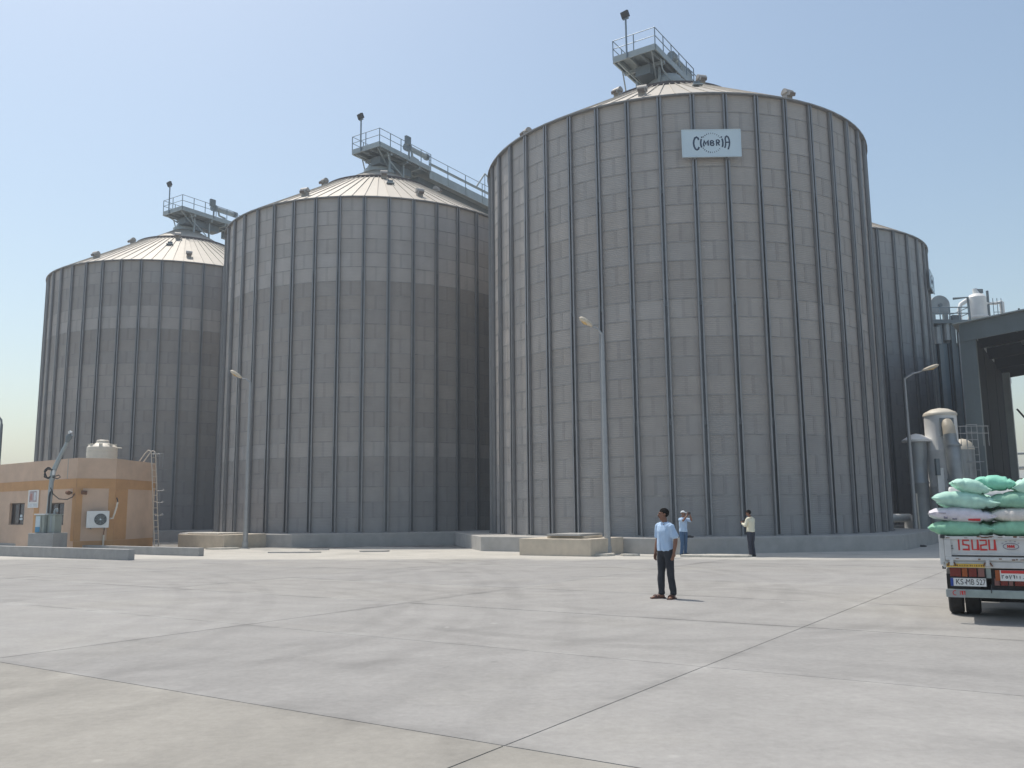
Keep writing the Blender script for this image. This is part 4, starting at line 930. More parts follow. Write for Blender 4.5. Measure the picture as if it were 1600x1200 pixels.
# ------------------------------------------------------------------ sacks
def sack_mesh(L, Wd, H, seed, m, print_=None, twist=0.0, sag=0.0):
    mb = MB(); nu, nv = 26, 18; vs = []; r = random.Random(seed)
    ox = r.uniform(0, 50)
    for i in range(nu + 1):
        s = -1 + 2 * i / nu; e = abs(s)
        wv = Wd / 2 * (1 - .10 * e ** 2 + .10 * max(0, e - .86) / .14)
        hv = H / 2 * max(.04, (1 - e ** 2.6)) ** .72
        if e > .96: hv = H * .045
        for j in range(nv):
            a = 2 * pi * j / nv; ca, sa = cos(a), sin(a)
            y = wv * (abs(ca) ** .75) * (1 if ca > 0 else -1); z = hv * (abs(sa) ** .8) * (1 if sa > 0 else -1)
            p = Vector((s * L / 2, y, z))
            nz = noise.noise(Vector((p.x * 5 + ox, p.y * 6, p.z * 6))) * .022 + noise.noise(Vector((p.x * 15 + ox, p.y * 9 + 3, p.z * 9))) * .012
            nz -= abs(noise.noise(Vector((p.x * 8 + ox * 2, p.y * 10, p.z * 8 + ox)))) * .014
            fold = .016 * sin(j * 2.3 + seed) * max(0, e - .5) * 2 - .024 * max(0, 1 - abs(s - .6) / .05) * (.4 + abs(sa)) - .020 * max(0, 1 - abs(s + .45 + .05 * ca) / .05)
            p += Vector((0, ca, sa)) * (nz + fold)
            p.z += sag * (1 - s * s) * -1 + twist * s * y
            vs.append(p)
    fs = []
    for i in range(nu):
        for j in range(nv): fs.append((i * nv + j, (i + 1) * nv + j, (i + 1) * nv + (j + 1) % nv, i * nv + (j + 1) % nv))
    fs.append(tuple(range(nv))); fs.append(tuple(nu * nv + j for j in reversed(range(nv))))
    mb.add(vs, fs, m)
    return mb
M_SACKS = {k: mat('woven sack ' + k, c, rough=.62, var=.12, scale=9, bump=.6, bscale=11, spec=.35, dust=(.42, .38, .30), dust_amt=.12) for k, c in {
    'green': (.24, .52, .36), 'pale green': (.40, .66, .56), 'lilac white': (.64, .61, .68), 'grey white': (.64, .61, .58), 'mint': (.46, .74, .62), 'bright green': (.22, .62, .46), 'sea green': (.24, .48, .36)}.items()}
TRK = Vector((7.34, 12.75)); TA = radians(-27)
ex = Vector((cos(TA), sin(TA))); ey = Vector((-sin(TA), cos(TA)))
TRC = TRK - ex * .12
def tl(x, y, z): q = TRC + ex * x + ey * y; return (q.x, q.y, z + gz(q.y))
def sack(x, y, z, L, Wd, H, col, label, rz=0.0, tilt=0.0, seed=1, prints=None, roll=0.0, sag=0.0):
    S = thing('sack', label, 'sack', tl(x, y, z), TA + rz, 'filled sacks stacked on the truck')
    S.rotation_euler = (roll, -tilt, TA + rz)
    me = sack_mesh(L, Wd, H, seed, M_SACKS[col], sag=sag); b = me.build('sack_body', S, 60)
    sm = MB()
    for s in (-1, 1):
        sm.box((s * L * .5, 0, 0), (.025, Wd * .86, .022), M_SACKS['mint' if 'white' not in col else 'grey white'])
    sm.build('end_seam', S)
    if prints == 'marks':
        pm = MB(); rr = random.Random(seed + 9)
        for x0, z0, w_, h_, mm in ((-.30, .02, .17, .008, M_PRINTG), (-.22, -.045, .05, .035, M_PRINTG), (-.10, -.05, .06, .04, M_PRINTG), (.16, -.06, .16, .03, M_RED)):
            pm.box((x0, -Wd * .5 - .004 + abs(z0) * .4, z0), (w_, .02, h_), mm, Matrix.Rotation(radians(-25 if z0 < 0 else 0), 3, 'X'))
        pm.build('printing', S)
    return S
O = .12
sack(-.80 + O, .26, 1.36, .86, .52, .265, 'green', 'green sack at the left end of the bottom row, on the tailgate', 0.02, -.02, 1)
sack(-.05 + O, .29, 1.36, .80, .52, .27, 'green', 'green sack second from the left in the bottom row', -.05, .02, 2)
sack(-.76 + O, .28, 1.56, .90, .52, .255, 'lilac white', 'lilac white printed sack in the second row, at the left', 0.0, -.05, 3, 'marks')
sack(-.02 + O, .30, 1.555, .76, .52, .25, 'grey white', 'grey white sack in the second row, right of the printed one', .05, .0, 4)
sack(-.70 + O, .30, 1.775, .90, .52, .265, 'pale green', 'pale green sack in the third row with a raised left end', .02, -.10, 5)
sack(-.02 + O, .32, 1.775, .76, .52, .26, 'sea green', 'darker green sack in the third row, at the right', -.04, .0, 6)
sack(-.62 + O, .32, 1.985, .52, .50, .235, 'mint', 'mint sack at the left of the top row, tilted down to the right', .1, -.22, 7)
sack(-.28 + O, .38, 2.03, .54, .50, .235, 'bright green', 'bright green sack, topmost of the stack', -.1, -.10, 8)
sack(.20 + O, .34, 1.965, .54, .50, .27, 'mint', 'mint sack cut by the right edge of the photo, in the top row', .05, .05, 9)
for k, (x, z, col) in enumerate(((.68, 1.36, 'green'), (.68, 1.56, 'pale green'), (.66, 1.77, 'mint'))):
    sack(x + O, .30, z, .76, .52, .25, col, ['green sack of the bottom row beyond the right edge', 'pale green sack of the second row beyond the right edge', 'mint sack of the third row beyond the right edge'][k], 0, 0, 20 + k)
for k in range(3):
    for q in range(3):
        sack(-.62 + O + .0 * q, .85 + .56 * k, 1.35 + .2 * q, .95, .54, .25, ['green', 'pale green', 'mint', 'sea green'][(k + q) % 4], '%s sack deep in the load, %s layer, left half' % (['green', 'pale green', 'mint', 'sea green'][(k + q) % 4], ['bottom', 'second', 'third', 'top'][q]), 0, 0, 30 + k * 5 + q)
        sack(.36 + O + .0 * q, .85 + .56 * k, 1.35 + .2 * q, .95, .54, .25, ['sea green', 'mint', 'pale green', 'green'][(k + q) % 4], '%s sack deep in the load, %s layer, right half' % (['sea green', 'mint', 'pale green', 'green'][(k + q) % 4], ['bottom', 'second', 'third', 'top'][q]), 0, 0, 60 + k * 5 + q)

# ------------------------------------------------------------------ truck
TK = thing('pickup_truck', 'old white flatbed truck loaded with sacks, seen from behind at the right edge', 'truck', (TRC.x, TRC.y, gz(TRC.y)), TA)
HWD = .955
MB().box((0, 1.75, .90), (2 * HWD, 3.5, .08), M_TRUCK).build('bed_floor', TK)
MB().box((0, .03, .835), (2 * HWD - .02, .10, .09), M_TRUCK).build('bed_rear_sill', TK, bevel=.008)
tg = MB().box((0, .005, 1.075), (2 * HWD - .10, .025, .325), M_TRUCK)
TGp = tg.build('tailgate', TK)
fr = MB()
fr.box((0, -.012, 1.225), (2 * HWD - .10, .05, .045), M_TRUCK).box((0, -.012, .925), (2 * HWD - .10, .05, .05), M_TRUCK)
for s in (-1, 1): fr.box((s * (HWD - .09), -.012, 1.075), (.09, .05, .252), M_TRUCK)
fr.build('tailgate_frame', TGp, bevel=.006)
MB().box((0, -.012, .963), (1.66, .03, .014), M_CHASSIS).box((0, -.016, .985), (1.5, .02, .018), M_TRUCK).build('tailgate_rib', TGp)
for x in (-.83, -.36, .36, .83):
    MB().box((x, -.035, .87), (.05, .03, .09), M_TRUCK).box((x - .045, -.04, .845), (.018, .025, .06), M_RUST, Matrix.Rotation(.5, 3, 'Y')).box((x + .045, -.04, .845), (.018, .025, .06), M_RUST, Matrix.Rotation(-.5, 3, 'Y')).build('hinge', TGp)
rs = MB(); rr = random.Random(2)
for k in range(14):
    x = rr.uniform(-.9, .3); rs.box((x, -.0385, 1.235 + rr.uniform(-.01, .01)), (rr.uniform(.02, .09), .004, rr.uniform(.006, .02)), M_RUST)
for k in range(10):
    x = rr.uniform(-.9, .5); rs.box((x, -.0385, .925 + rr.uniform(-.012, .012)), (rr.uniform(.01, .05), .004, rr.uniform(.006, .02)), M_RUST)
rs.build('rust_patch', TGp)
# red maker's lettering, block strokes
lt = MB()
def t3(x, y, d): return (x, -.009 - d, y)
lh, lw = .135, .074; z0 = 1.055; x0 = -.715; th_ = .021
def blk(pts): stroke(lt, pts, th_, M_RED, t3, .005)
q = th_ / 2
x = x0; blk([(x, z0 - q), (x, z0 + lh + q)])
x = x0 + .055; blk([(x + lw + .01, z0 + lh), (x, z0 + lh), (x, z0 + lh / 2 + .006), (x + lw, z0 + lh / 2 - .006), (x + lw, z0), (x - .01, z0)])
x = x0 + .175; blk([(x, z0 + lh + q), (x, z0), (x + lw, z0), (x + lw, z0 + lh + q)])
x = x0 + .285; blk([(x - .01, z0 + lh), (x + lw, z0 + lh), (x + lw, z0 + lh / 2 + .006), (x, z0 + lh / 2 - .006), (x, z0), (x + lw + .01, z0)])
x = x0 + .395; blk([(x, z0 + lh + q), (x, z0), (x + lw, z0), (x + lw, z0 + lh + q)])
lt.build('lettering', TGp)
em = MB(); ce = (-.045, 1.105)
em_pts = [(ce[0] + .098 * cos(2 * pi * k / 28), ce[1] + .045 * sin(2 * pi * k / 28)) for k in range(29)]
stroke(em, em_pts, .010, M_PRINTG, t3, .004)
for dx in (-.026, .026):
    stroke(em, [(ce[0] + dx - .014, ce[1] - .022), (ce[0] + dx - .014, ce[1] + .022)], .016, M_RED, t3, .004); stroke(em, [(ce[0] + dx + .012, ce[1] - .022), (ce[0] + dx + .012, ce[1] + .022)], .016, M_RED, t3, .004)
stroke(em, [(ce[0] - .035, ce[1]), (ce[0] + .035, ce[1])], .016, M_RED, t3, .0045)
for k in range(5):
    a = radians(145 - 27 * k); stroke(em, [(ce[0] + .125 * cos(a) - .012, ce[1] + .075 * sin(a)), (ce[0] + .125 * cos(a) + .012, ce[1] + .075 * sin(a) + .004)], .008, M_PRINTG, t3, .004)
em.build('emblem', TGp)
mk = MB(); stroke(mk, [(-.845, 1.105), (-.80, 1.115), (-.84, 1.085), (-.795, 1.09)], .009, M_CHASSIS, t3, .004); stroke(mk, [(-.85, 1.065), (-.79, 1.065)], .010, M_CHASSIS, t3, .004); mk.build('scrawl', TGp)
for s in (-1, 1):
    MB().box((s * (HWD - .015), 1.78, 1.08), (.03, 3.40, .33), M_TRUCK).build('side_gate', TK)
    MB().box((s * (HWD - .01), .03, 1.05), (.07, .10, .44), M_TRUCK).build('corner_post', TK, bevel=.008)
    MB().box((s * (HWD - .03), -.02, 1.245), (.06, .05, .05), M_BLACK).build('latch', TK); MB().box((s * (HWD - .02), .02, .79), (.05, .05, .04), M_BLACK).build('bump_stop', TK)
yl = MB().box((-.65, -.035, .825), (.50, .02, .05), M_YEL).build('reflector_strip', TK); 
ys_ = MB(); rr = random.Random(8); x = -.87
while x < -.43: 
    wv = rr.uniform(.008, .02); ys_.box((x, -.046, .825), (wv, .004, .022), M_RUST); x += wv + rr.uniform(.010, .022)
ys_.build('strip_print', yl)
for s in (-1, 1):
    lm = MB().box((s * .625, .06, .725), (.47, .10, .15), M_CHASSIS).build('tail_lamp', TK)
    for x0_, w_, m_ in ((-.15, .14, M_TAIL), (-.04, .07, M_AMBER), (.055, .10, M_TAIL), (.155, .08, M_CLEAR)):
        MB().box((s * .625 + x0_ * 1.1, .0, .725), (w_ * 1.06, .03, .125), m_).build('lens', lm, bevel=.006)
MB().box((-.365, .06, .73), (.075, .08, .17), M_BUMP).build('mount_bracket', TK)
# lower lamps under the middle plate
for x0_, w_, m_ in ((-.26, .07, M_CLEAR), (-.17, .10, M_TAIL), (-.085, .06, M_CLEAR), (.05, .18, M_TAIL), (.18, .06, M_AMBER)):
    MB().box((x0_, .03, .595), (w_ - .006, .04, .10), m_).build('lower_lamp', TK)
MB().box((-.02, .075, .64), (.62, .03, .36), M_CHASSIS).build('lamp_backing', TK)
# number plates
pl = MB().box((-.63, -.02, .585), (.46, .012, .115), M_WHITE).build('number_plate', TK)
MB().box((-.63, -.015, .585), (.475, .012, .13), M_BLACK).box((-.845, -.028, .585), (.038, .004, .113), mat('plate blue', (.02, .06, .30), var=.05)).build('plate_surround', pl)
mw = Matrix.Translation((-.745, -.028, .585)) @ Matrix.Rotation(pi / 2, 4, 'X')
text_obj('KS', .115, M_BLACK, pl, mw, 'lettering', .82)
text_obj('MB 527', .115, M_BLACK, pl, Matrix.Translation((-.535, -.028, .585)) @ Matrix.Rotation(pi / 2, 4, 'X'), 'lettering', .72)
bd = MB().lathe([(0, .0), (.013, .0), (.013, .004), (0, .004)], (0, 0, 0), M_PRINTG, 12).build('plate_badge', pl); bd.rotation_euler = (pi / 2, 0, 0); bd.location = (-.665, -.0265, .578)
p2 = MB().box((-.04, .0, .69), (.46, .012, .15), M_WHITE).build('number_plate', TK); p2['label'] = 'white number plate with eastern Arabic digits and a red band'
MB().box((-.005, -.009, .742), (.39, .006, .042), M_RED).box((-.245, -.004, .69), (.06, .014, .15), M_AMBER).build('plate_band', p2)
ar = MB()
def t4(x, y, d): return (x, -.0075 - d, y)
zz = .672; hh = .05
def S_(pts, w_=.0085): stroke(ar, pts, w_, M_BLACK, t4, .003)
gx = -.19; S_([(gx, zz - hh / 2), (gx, zz + hh / 2), (gx + .012, zz + hh * .25), (gx + .024, zz + hh / 2)])
gx = -.145; S_([(gx + .014 + .013 * cos(a), zz - .004 + .016 * sin(a)) for a in [2 * pi * k / 12 for k in range(13)]])
gx = -.10; S_([(gx, zz + hh / 2), (gx + .014, zz - hh / 2), (gx + .028, zz + hh / 2)])
gx = -.055; S_([(gx, zz + hh * .35), (gx + .018, zz + hh * .45), (gx + .020, zz - hh / 2)])
for gx in (-.005, .035): S_([(gx, zz + hh * .4), (gx, zz - hh * .4)])
gx = .075; S_([(gx + .012, zz + hh * .4), (gx + .026, zz + .002), (gx + .022, zz - hh * .35), (gx, zz - hh * .35)])
ar.build('lettering', p2)
# bumper
bp = MB().box((.0, -.04, .425), (2 * HWD - .04, .06, .115), M_BUMP).build('rear_bumper', TK, bevel=.012)
MB().box((-.80, -.074, .425), (.24, .008, .115), M_DUCT).build('bumper_end', bp)
br = MB()
def t5(x, y, d): return (x, -.079 - d, y)
stroke(br, [(-.815 + .028 * cos(a), .432 + .032 * sin(a)) for a in [radians(60 + 30 * k) for k in range(9)]], .010, M_RED, t5, .003)
for cx in (-.735, -.70): stroke(br, [(cx - .012, .405), (cx - .012, .46), (cx + .012, .46), (cx + .012, .405)], .009, M_RED, t5, .003)
br.build('bumper_marking', bp)
MB().bar((-.335, -.075, .56), (-.345, -.075, .44), .012, .012, M_BLACK).build('hook', bp)
# chassis, wheels, cab
for s in (-.38, .38): MB().box((s, 2.4, .70), (.08, 4.6, .16), M_CHASSIS).build('chassis_rail', TK)
MB().box((.30, .9, .55), (.55, .7, .3), M_STEELD).build('spare_box', TK)
MB().box((0, 2.0, .42), (1.0, .9, .5), M_CHASSIS).build('fuel_tank', TK)
def wheel(x, y, r=.36, w_=.20):
    w0 = MB().tube([(x - w_ / 2, y, r), (x - w_ * .38, y, r), (x + w_ * .38, y, r), (x + w_ / 2, y, r)], [r * .90, r, r, r * .90], M_RUBBER, 28).build('wheel', TK, 40)
    MB().tube([(x - w_ * .52, y, r), (x + w_ * .52, y, r)], r * .55, M_DUCT, 20).build('rim', w0, 40)
    return w0
for s in (-1, 1):
    wheel(s * .82, 1.30, .36, .22); wheel(s * .585, 1.30, .36, .22); wheel(s * .76, 4.5)
    MB().box((s * .70, .90, .46), (.46, .02, .36), M_RUBBER).build('mud_flap', TK)
MB().tube([(-.6, 1.35, .36), (.6, 1.35, .36)], .07, M_CHASSIS, 10).lathe([(0, -.15), (.13, -.1), (.15, 0), (.13, .1), (0, .15)], (0, 1.35, .36), M_CHASSIS, 12).build('rear_axle', TK)
cabp = [(3.65, .65), (5.35, .55), (5.40, 1.15), (5.05, 1.95), (4.75, 2.05), (3.75, 2.05), (3.65, 1.9)]
mb = MB(); nn = len(cabp)
mb.add([(-.84, y, z) for y, z in cabp] + [(.84, y, z) for y, z in cabp], [tuple(reversed(range(nn))), tuple(range(nn, 2 * nn))] + [(i, (i + 1) % nn, nn + (i + 1) % nn, nn + i) for i in range(nn)], M_TRUCK); CB = mb.build('cab', TK, bevel=.04)
MB().box((0, 3.635, 1.65), (1.2, .02, .42), M_GLASS).build('rear_window', CB)
for s in (-1, 1):
    MB().box((s * .845, 4.45, 1.6), (.02, .95, .5), M_GLASS).build('side_window', CB)
    MB().box((s * 1.02, 5.15, 1.6), (.10, .06, .34), M_BLACK).build('mirror', CB)

# ------------------------------------------------------------------ people
def remesh(mb, name, m, vox, parent, smooth=4, fold=0.0):
    me = mb.mesh('tmp'); o = bpy.data.objects.new('tmp', me); COL.objects.link(o)
    r = o.modifiers.new('r', 'REMESH'); r.mode = 'VOXEL'; r.voxel_size = vox; r.use_smooth_shade = True
    s = o.modifiers.new('s', 'SMOOTH'); s.factor = .5; s.iterations = smooth
    dg = bpy.context.evaluated_depsgraph_get(); me2 = bpy.data.meshes.new_from_object(o.evaluated_get(dg))
    bpy.data.objects.remove(o); me2.name = name; me2.materials.clear(); me2.materials.append(m)
    if fold:
        nrm_ = [v.normal.copy() for v in me2.vertices]
        for v, vn in zip(me2.vertices, nrm_):
            p = v.co; q = noise.noise(Vector((p.x * 9, p.y * 9, p.z * 4.5 + p.x * 7))) + .6 * noise.noise(Vector((p.x * 20 + 5, p.y * 20, p.z * 11 - p.x * 9)))
            v.co = p + vn * fold * q
    me2.polygons.foreach_set('use_smooth', [True] * len(me2.polygons)); me2.polygons.foreach_set('material_index', [0] * len(me2.polygons)); me2.update()
    return place(name, me2, parent)
def limb(mb, pts, rs, m=M_SKIN, n=12, up=(0, 1, 0), flat=False):
    """closed limb with rounded ends"""
    P = [Vector(p) for p in pts]; d0 = (P[0] - P[1]).normalized(); d1 = (P[-1] - P[-2]).normalized()
    g0 = rs[0] if not isinstance(rs[0], (tuple, list)) else min(rs[0]); g1 = rs[-1] if not isinstance(rs[-1], (tuple, list)) else min(rs[-1])
    sc_ = lambda r, k: (r * k) if not isinstance(r, (tuple, list)) else (r[0] * k, r[1] * k)
    pts2 = [P[0] + d0 * g0 * .6, P[0] + d0 * g0 * .35] + P + [P[-1] + d1 * g1 * .35, P[-1] + d1 * g1 * .6]
    rs2 = [sc_(rs[0], .35), sc_(rs[0], .8)] + list(rs) + [sc_(rs[-1], .8), sc_(rs[-1], .35)]
    if flat: pts2, rs2 = pts2[2:], rs2[2:]
    mb.tube(pts2, rs2, m, n, True, up)
def ell(mb, c, r, m, n=14, k=9, rot=None):
    c = Vector(c); vs = []
    for i in range(k + 1):
        a = -pi / 2 + pi * i / k
        for j in range(n):
            b = 2 * pi * j / n; v = Vector((r[0] * cos(a) * cos(b), r[1] * cos(a) * sin(b), r[2] * sin(a)))
            vs.append(c + (rot @ v if rot is not None else v))
    mb.add(vs, [(i * n + j, i * n + (j + 1) % n, (i + 1) * n + (j + 1) % n, (i + 1) * n + j) for i in range(k) for j in range(n)], m)
def hand(mb, wrist, tip, palm_n, curl, thumb_side):
    """palm and five bent fingers; wrist->tip is the palm direction, palm_n points out of the palm"""
    w0 = Vector(wrist); d = (Vector(tip) - w0).normalized(); nrm = Vector(palm_n); nrm = (nrm - d * nrm.dot(d)).normalized(); sd_ = d.cross(nrm) * thumb_side
    limb(mb, [w0, w0 + d * .05, w0 + d * .088], [(.026, .018), (.040, .017), (.040, .014)], up=tuple(nrm))
    for k, ln in enumerate((.070, .078, .073, .058)):
        b = w0 + d * .088 + sd_ * (.030 - .020 * k); a1 = curl * .5; a2 = curl * 1.2; a3 = curl * 1.7
        p1 = b + (d * cos(a1) + nrm * sin(a1)) * ln * .45; p2 = p1 + (d * cos(a2) + nrm * sin(a2)) * ln * .32; p3 = p2 + (d * cos(a3) + nrm * sin(a3)) * ln * .25
        limb(mb, [b - d * .02, p1, p2, p3], [.0095, .009, .0085, .0075], n=8)
    b = w0 + d * .025 + sd_ * .028
    limb(mb, [b, b + (d * .6 + sd_ * .7 + nrm * .3).normalized() * .035, b + (d * .8 + sd_ * .75 + nrm * .6).normalized() * .065], [.013, .011, .009], n=8)
def person(label, loc, rz, J, shirt, trousers, shoes, hair, sleeves, head_rot, extra=None, cap=None, group=None):
    """J: joint positions in metres, figure faces -Y, z up; left = figure's left (+X)"""
    Pn = thing('person', label, 'person', loc, rz)
    V_ = {k: Vector(v) for k, v in J.items() if isinstance(v, tuple)}
    body = MB()
    # torso and neck
    limb(body, [V_['pelvis'] + Vector((0, 0, -.02)), V_['waist'], V_['chest'], V_['chest'] + Vector((0, 0, .13))], [(.15, .10), (.14, .095), (.155, .105), (.12, .08)], up=(0, 1, 0))
    limb(body, [V_['neck'] + Vector((0, .01, -.06)), V_['neck'], V_['head'] + Vector((0, .01, -.07))], [.062, .056, .054])
    # head: skull, face, jaw, nose, ears
    Hr = Matrix.Rotation(head_rot[0], 3, 'Z') @ Matrix.Rotation(head_rot[1], 3, 'X'); hc = V_['head']
    hp = lambda x, y, z: hc + Hr @ Vector((x, y, z))
    ell(body, hp(0, .012, .035), (.074, .092, .085), M_SKIN, rot=Hr); ell(body, hp(0, -.022, -.02), (.062, .068, .090), M_SKIN, rot=Hr); ell(body, hp(0, -.040, -.078), (.040, .042, .034), M_SKIN, rot=Hr)
    limb(body, [hp(0, -.086, .020), hp(0, -.100, -.005), hp(0, -.106, -.022)], [.010, .013, .016], n=8); ell(body, hp(0, -.088, -.052), (.026, .012, .011), M_SKIN, rot=Hr); ell(body, hp(0, -.080, .036), (.055, .014, .012), M_SKIN, rot=Hr)
    for s in (-1, 1): ell(body, hp(s * .076, .012, .0), (.010, .022, .032), M_SKIN, rot=Hr)
    # arms and hands
    for s, k in ((1, 'l'), (-1, 'r')):
        sh, el, wr, tp = V_['sh_' + k], V_['el_' + k], V_['wr_' + k], V_['tip_' + k]
        limb(body, [sh, sh.lerp(el, .5), el], [.052, .047, .040]); limb(body, [el, el.lerp(wr, .35), wr], [.040, .042, .027])
        hand(body, wr, tp, J['palm_' + k], J.get('curl_' + k, .5), J.get('thumb_' + k, 1))
        limb(body, [V_['hip_' + k], V_['kn_' + k]], [.08, .055]); limb(body, [V_['kn_' + k], V_['kn_' + k].lerp(V_['an_' + k], .3), V_['an_' + k]], [.054, .056, .036])
        t = V_['toe_' + k]; a = V_['an_' + k]; hl = a + (a - t).normalized() * .05; hl.z = .035
        limb(body, [Vector((hl.x, hl.y, .035)), Vector((a.x, a.y, .05)), a.lerp(t, .6) * Vector((1, 1, 0)) + Vector((0, 0, .035)) if False else Vector((a.lerp(t, .6).x, a.lerp(t, .6).y, .038)), Vector((t.x, t.y, .022))], [.034, .040, (.040, .030), (.036, .018)], up=(0, 0, 1))
    b = remesh(body, 'body', M_SKIN, .0075, Pn, 3)
    # trousers
    tr = MB(); pv = V_['pelvis']
    limb(tr, [pv + Vector((0, .005, .12)), pv + Vector((0, .008, .02)), pv + Vector((0, .01, -.06))], [(.150, .105), (.168, .122), (.158, .118)], up=(0, 1, 0))
    for k in 'lr':
        h, kn, an = V_['hip_' + k], V_['kn_' + k], V_['an_' + k]; cuff = an + Vector((0, .008, .0))
        limb(tr, [h + Vector((0, 0, .03)), h.lerp(kn, .5), kn, kn.lerp(an, .45), cuff + Vector((0, 0, .07)), cuff + Vector((0, 0, .02))], [(.100, .108), (.088, .094), .070, .068, .064, .070])
    remesh(tr, 'trousers', trousers, .011, b, 3, .012)
    # shirt
    st = MB(); ws = V_['waist']; ch = V_['chest']
    hem = pv + Vector((0, 0, J.get('tuck', -.02)))
    limb(st, [hem, hem + Vector((0, 0, .07)), ws, ch, ch + Vector((0, 0, .10)), ch + Vector((0, .005, .155))], [(.190, .145), (.188, .143), (.178, .136), (.186, .138), (.172, .108), (.085, .070)], n=16, up=(0, 1, 0), flat=True)
    for k in 'lr':
        sh, el, wr = V_['sh_' + k], V_['el_' + k], V_['wr_' + k]
        limb(st, [ch.lerp(sh, .35) + Vector((0, 0, .085)), ch.lerp(sh, .7) + Vector((0, 0, .035)), sh], [.062, .068, .066])
        if sleeves == 'short':
            e = sh.lerp(el, .80); limb(st, [sh, sh.lerp(e, .5), e], [.070, .068, .074])
        else:
            limb(st, [sh, sh.lerp(el, .5), el], [.070, .062, .056]); limb(st, [el, el.lerp(wr, .5), el.lerp(wr, .9)], [.056, .052, .042])
    S_o = remesh(st, 'shirt', shirt, .010, b, 3, .013)
    pk = MB(); pk.bar(hem + Vector((0, -.146, .01)), ch + Vector((0, -.138, -.03)), .028, .010, shirt); pk.build('placket', b)
    cl = MB(); nk = V_['neck']
    pts = [nk + Vector((.068 * cos(a), .066 * sin(a) + .004, -.035 + .012 * sin(a))) for a in [2 * pi * k / 16 + .3 for k in range(16)]]; pts.append(pts[0])
    cl.tube(pts, [(.016, .026)] * len(pts), shirt, 8, False, (0, 0, 1)); cl.build('collar', b, 60)
    if cap is None:
        hm = MB(); ell(hm, hp(0, .018, .036), (.081, .098, .094), hair, 18, 12, Hr @ Matrix.Rotation(radians(-14), 3, 'X'))
        # keep the cap of hair above the forehead and down the back of the head
        keep = MB(); vv = [Vector(v) for v in hm.v]; inv = Hr.transposed()
        def okv(v): q = inv @ (v - hc); return q.z > (.050 if q.y < -.035 else (.050 - (q.y + .035) * 1.5 if q.y < .03 else -.062))
        fs2 = [f for f in hm.f if sum(okv(vv[i]) for i in f) >= 3]
        keep.add(vv, fs2, hair); keep.build('hair', b, 60)
    else:
        hm = MB(); ell(hm, hp(0, .012, .050), (.084, .100, .074), cap, 18, 12, Hr); vv = [Vector(v) for v in hm.v]; inv = Hr.transposed(); k2 = MB()
        k2.add(vv, [f for f in hm.f if sum((inv @ (vv[i] - hc)).z > .040 for i in f) >= 3], cap)
        br_ = [hp(.07 * cos(a), -.085 + .075 * -abs(sin(a)), .045 - .02 * abs(sin(a))) for a in [pi * i / 10 for i in range(11)]]; c0 = hp(0, -.06, .052)
        k2.add([c0] + br_ + [c0 + Vector((0, 0, -.006))] + [p + Vector((0, 0, -.006)) for p in br_], [(0, i + 1, i + 2) for i in range(10)] + [(12, 14 + i, 13 + i) for i in range(10)] + [(i + 1, 13 + i, 14 + i, i + 2) for i in range(10)], cap)
        k2.build('cap', b, 60)
    ey = MB()
    for s in (-1, 1): ell(ey, hp(s * .030, -.083, .018), (.011, .006, .006), M_HAIR, 8, 5, Hr)
    ey.build('eyes', b, 60)
    ebm = MB()
    for s in (-1, 1): ebm.bar(hp(s * .014, -.092, .036), hp(s * .046, -.082, .038), .007, .007, M_HAIR)
    ebm.bar(hp(-.024, -.098, -.040), hp(.024, -.098, -.040), .009, .010, M_HAIR); ebm.build('brows', b)
    for k in 'lr':
        t = V_['toe_' + k]; a = V_['an_' + k]; d = Vector((t.x - a.x, t.y - a.y, 0)).normalized(); q = MB()
        he = Vector((a.x, a.y, 0)) - d * .075; tt = Vector((t.x, t.y, 0)) + d * .025; ang_ = atan2(d.y, d.x)
        if shoes == 'sandal':
            q.box(((he + tt) / 2) + Vector((0, 0, .011)), ((tt - he).length, .098, .022), M_SANDAL, Matrix.Rotation(ang_, 3, 'Z'))
            for f_, w_ in ((.72, .05), (.52, .04)):
                c = he.lerp(tt, f_); s_ = Vector((-d.y, d.x, 0)); q.tube([c - s_ * .048 + Vector((0, 0, .015)), c - s_ * .034 + Vector((0, 0, .062)), c + Vector((0, 0, .075)), c + s_ * .034 + Vector((0, 0, .062)), c + s_ * .048 + Vector((0, 0, .015))], [(.008, w_ / 2)] * 5, M_SANDAL, 8)
            q.build('sandal', b)
        else:
            limb(q, [he + Vector((0, 0, .045)), he.lerp(tt, .35) + Vector((0, 0, .052)), he.lerp(tt, .75) + Vector((0, 0, .038)), tt + Vector((0, 0, .026))], [(.040, .042), (.046, .05), (.047, .036), (.035, .022)], M_BLACK, up=(0, 0, 1)); q.build('shoe', b, 60)
    return Pn, b, V_
base = dict(pelvis=(0, 0, .93), waist=(0, -.005, 1.08), chest=(0, .0, 1.28), neck=(0, .0, 1.47), head=(0, -.015, 1.605),
            sh_l=(.180, 0, 1.385), sh_r=(-.180, 0, 1.385), hip_l=(.09, 0, .90), hip_r=(-.09, 0, .90), kn_l=(.10, -.01, .49), kn_r=(-.10, -.01, .49), an_l=(.11, .02, .075), an_r=(-.11, .02, .075), toe_l=(.13, -.17, .02), toe_r=(-.13, -.17, .02),
            el_l=(.255, .03, 1.12), el_r=(-.255, .03, 1.12), wr_l=(.265, -.03, .87), wr_r=(-.265, -.03, .87), tip_l=(.26, -.05, .78), tip_r=(-.26, -.05, .78), palm_l=(-1, 0, 0), palm_r=(1, 0, 0), curl_l=.45, curl_r=.45, thumb_l=1, thumb_r=-1)
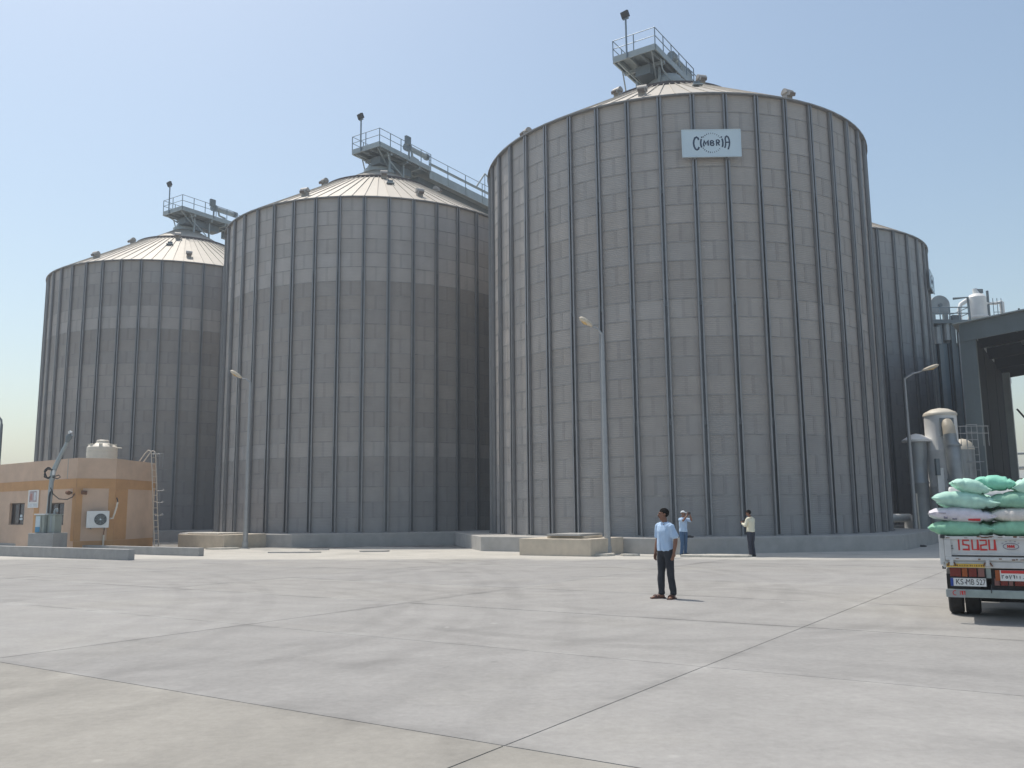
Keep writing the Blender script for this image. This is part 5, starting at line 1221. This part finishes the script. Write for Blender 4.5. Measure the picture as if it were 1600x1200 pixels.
j1 = dict(base); j1.update(an_l=(.115, .06, .075), kn_l=(.11, .02, .49), toe_l=(.21, -.11, .02), an_r=(-.10, -.05, .075), kn_r=(-.095, -.04, .49), toe_r=(-.15, -.24, .02), hip_l=(.095, .01, .90), el_l=(.25, .06, 1.13), wr_l=(.245, .01, .88), tip_l=(.235, -.01, .79))
person('man in light blue shirt and black trousers standing in the open yard, looking left', ground(2.95, 17.25), radians(-60), j1, M_SHIRTB, M_TROUS, 'sandal', M_HAIR, 'short', (radians(-32), radians(2)))
j2 = dict(base); j2.update(el_l=(.24, -.22, 1.34), wr_l=(.085, -.30, 1.54), tip_l=(.05, -.31, 1.62), palm_l=(-.7, .6, .2), el_r=(-.24, -.22, 1.34), wr_r=(-.085, -.30, 1.54), tip_r=(-.05, -.31, 1.62), palm_r=(.7, .6, .2), curl_l=.7, curl_r=.7, head=(0, -.03, 1.605))
p2_, b2, V2 = person('man in light blue shirt, jeans and white cap holding a phone to his face', ground(6.60, 34.35), radians(38), j2, M_SHIRTB, M_JEANS, 'shoe', M_HAIR, 'short', (0, radians(-6)), cap=M_CAP)
o = MB().box((0, 0, 0), (.16, .012, .08), M_BLACK).build('phone', None, None, None, None, bevel=.004); 
def hang(o, loc, rz, local, rot=(0, 0, 0)):
    o.matrix_world = Matrix.Translation(loc) @ Matrix.Rotation(rz, 4, 'Z') @ Matrix.Translation(local) @ Matrix.Rotation(rot[0], 4, 'X') @ Matrix.Rotation(rot[1], 4, 'Y')
hang(o, ground(6.60, 34.35), radians(38), (0, -.325, 1.62)); tag(o, 'dark phone held to the face of the man with the white cap', 'phone', 'phones in hands')
j3 = dict(base); j3.update(el_l=(.27, -.06, 1.15), wr_l=(.14, -.27, 1.22), tip_l=(.08, -.33, 1.26), palm_l=(-.5, .3, .8), el_r=(-.28, -.06, 1.15), wr_r=(-.16, -.28, 1.24), tip_r=(-.08, -.34, 1.28), palm_r=(.5, .3, .8), curl_l=.7, curl_r=.7, head=(0, -.06, 1.595), kn_l=(.095, -.02, .49), an_l=(.10, .0, .075), an_r=(-.07, .03, .075), kn_r=(-.085, .0, .49), toe_l=(.11, -.19, .02), toe_r=(-.08, -.16, .02))
person('man in a cream long-sleeved shirt seen from behind, looking down at a phone', ground(8.86, 33.0), radians(-137), j3, M_SHIRTC, M_TROUSN, 'shoe', M_HAIR, 'long', (radians(12), radians(22)))
o = MB().box((0, 0, 0), (.08, .012, .16), M_BLACK).build('phone', None, None, None, None, bevel=.004)
hang(o, ground(8.86, 33.0), radians(-137), (0, -.345, 1.30), (radians(-50), 0)); tag(o, 'dark phone in the hands of the man in the cream shirt', 'phone', 'phones in hands')

# ------------------------------------------------------------------ shoes left about
def shoes(x, y, z, rz, lab, n=2):
    S = thing('shoes', lab, 'shoes', (x, y, z), rz)
    for k in range(n):
        mb = MB(); limb(mb, [(-.10, .14 * k, .045), (0, .14 * k + .01, .045), (.15, .14 * k + .02, .03)], [(.045, .04), (.048, .05), (.042, .03)], M_BLACK, up=(0, 0, 1)); mb.build('shoe', S, 60)
shoes(7.15, 36.05, HP + .004, -.35, 'black shoes left on the plinth between the two men')
shoes(16.7, 37.9, gz(37.9) + .003, .1, 'black sandals on the ground by the plinth corner, the nearer pair')
shoes(18.6, 40.2, gz(40.2) + .003, .3, 'row of black sandals on the ground by the plinth corner, the farther group', 5)
Gs_ = thing('ground_sack', 'pale green sack dumped on the ground behind the truck', 'sack', ground(24.6, 46.9, .22), .4)
sack_mesh(.9, .5, .42, 77, M_SACKS['pale green']).build('sack_body', Gs_, 60)
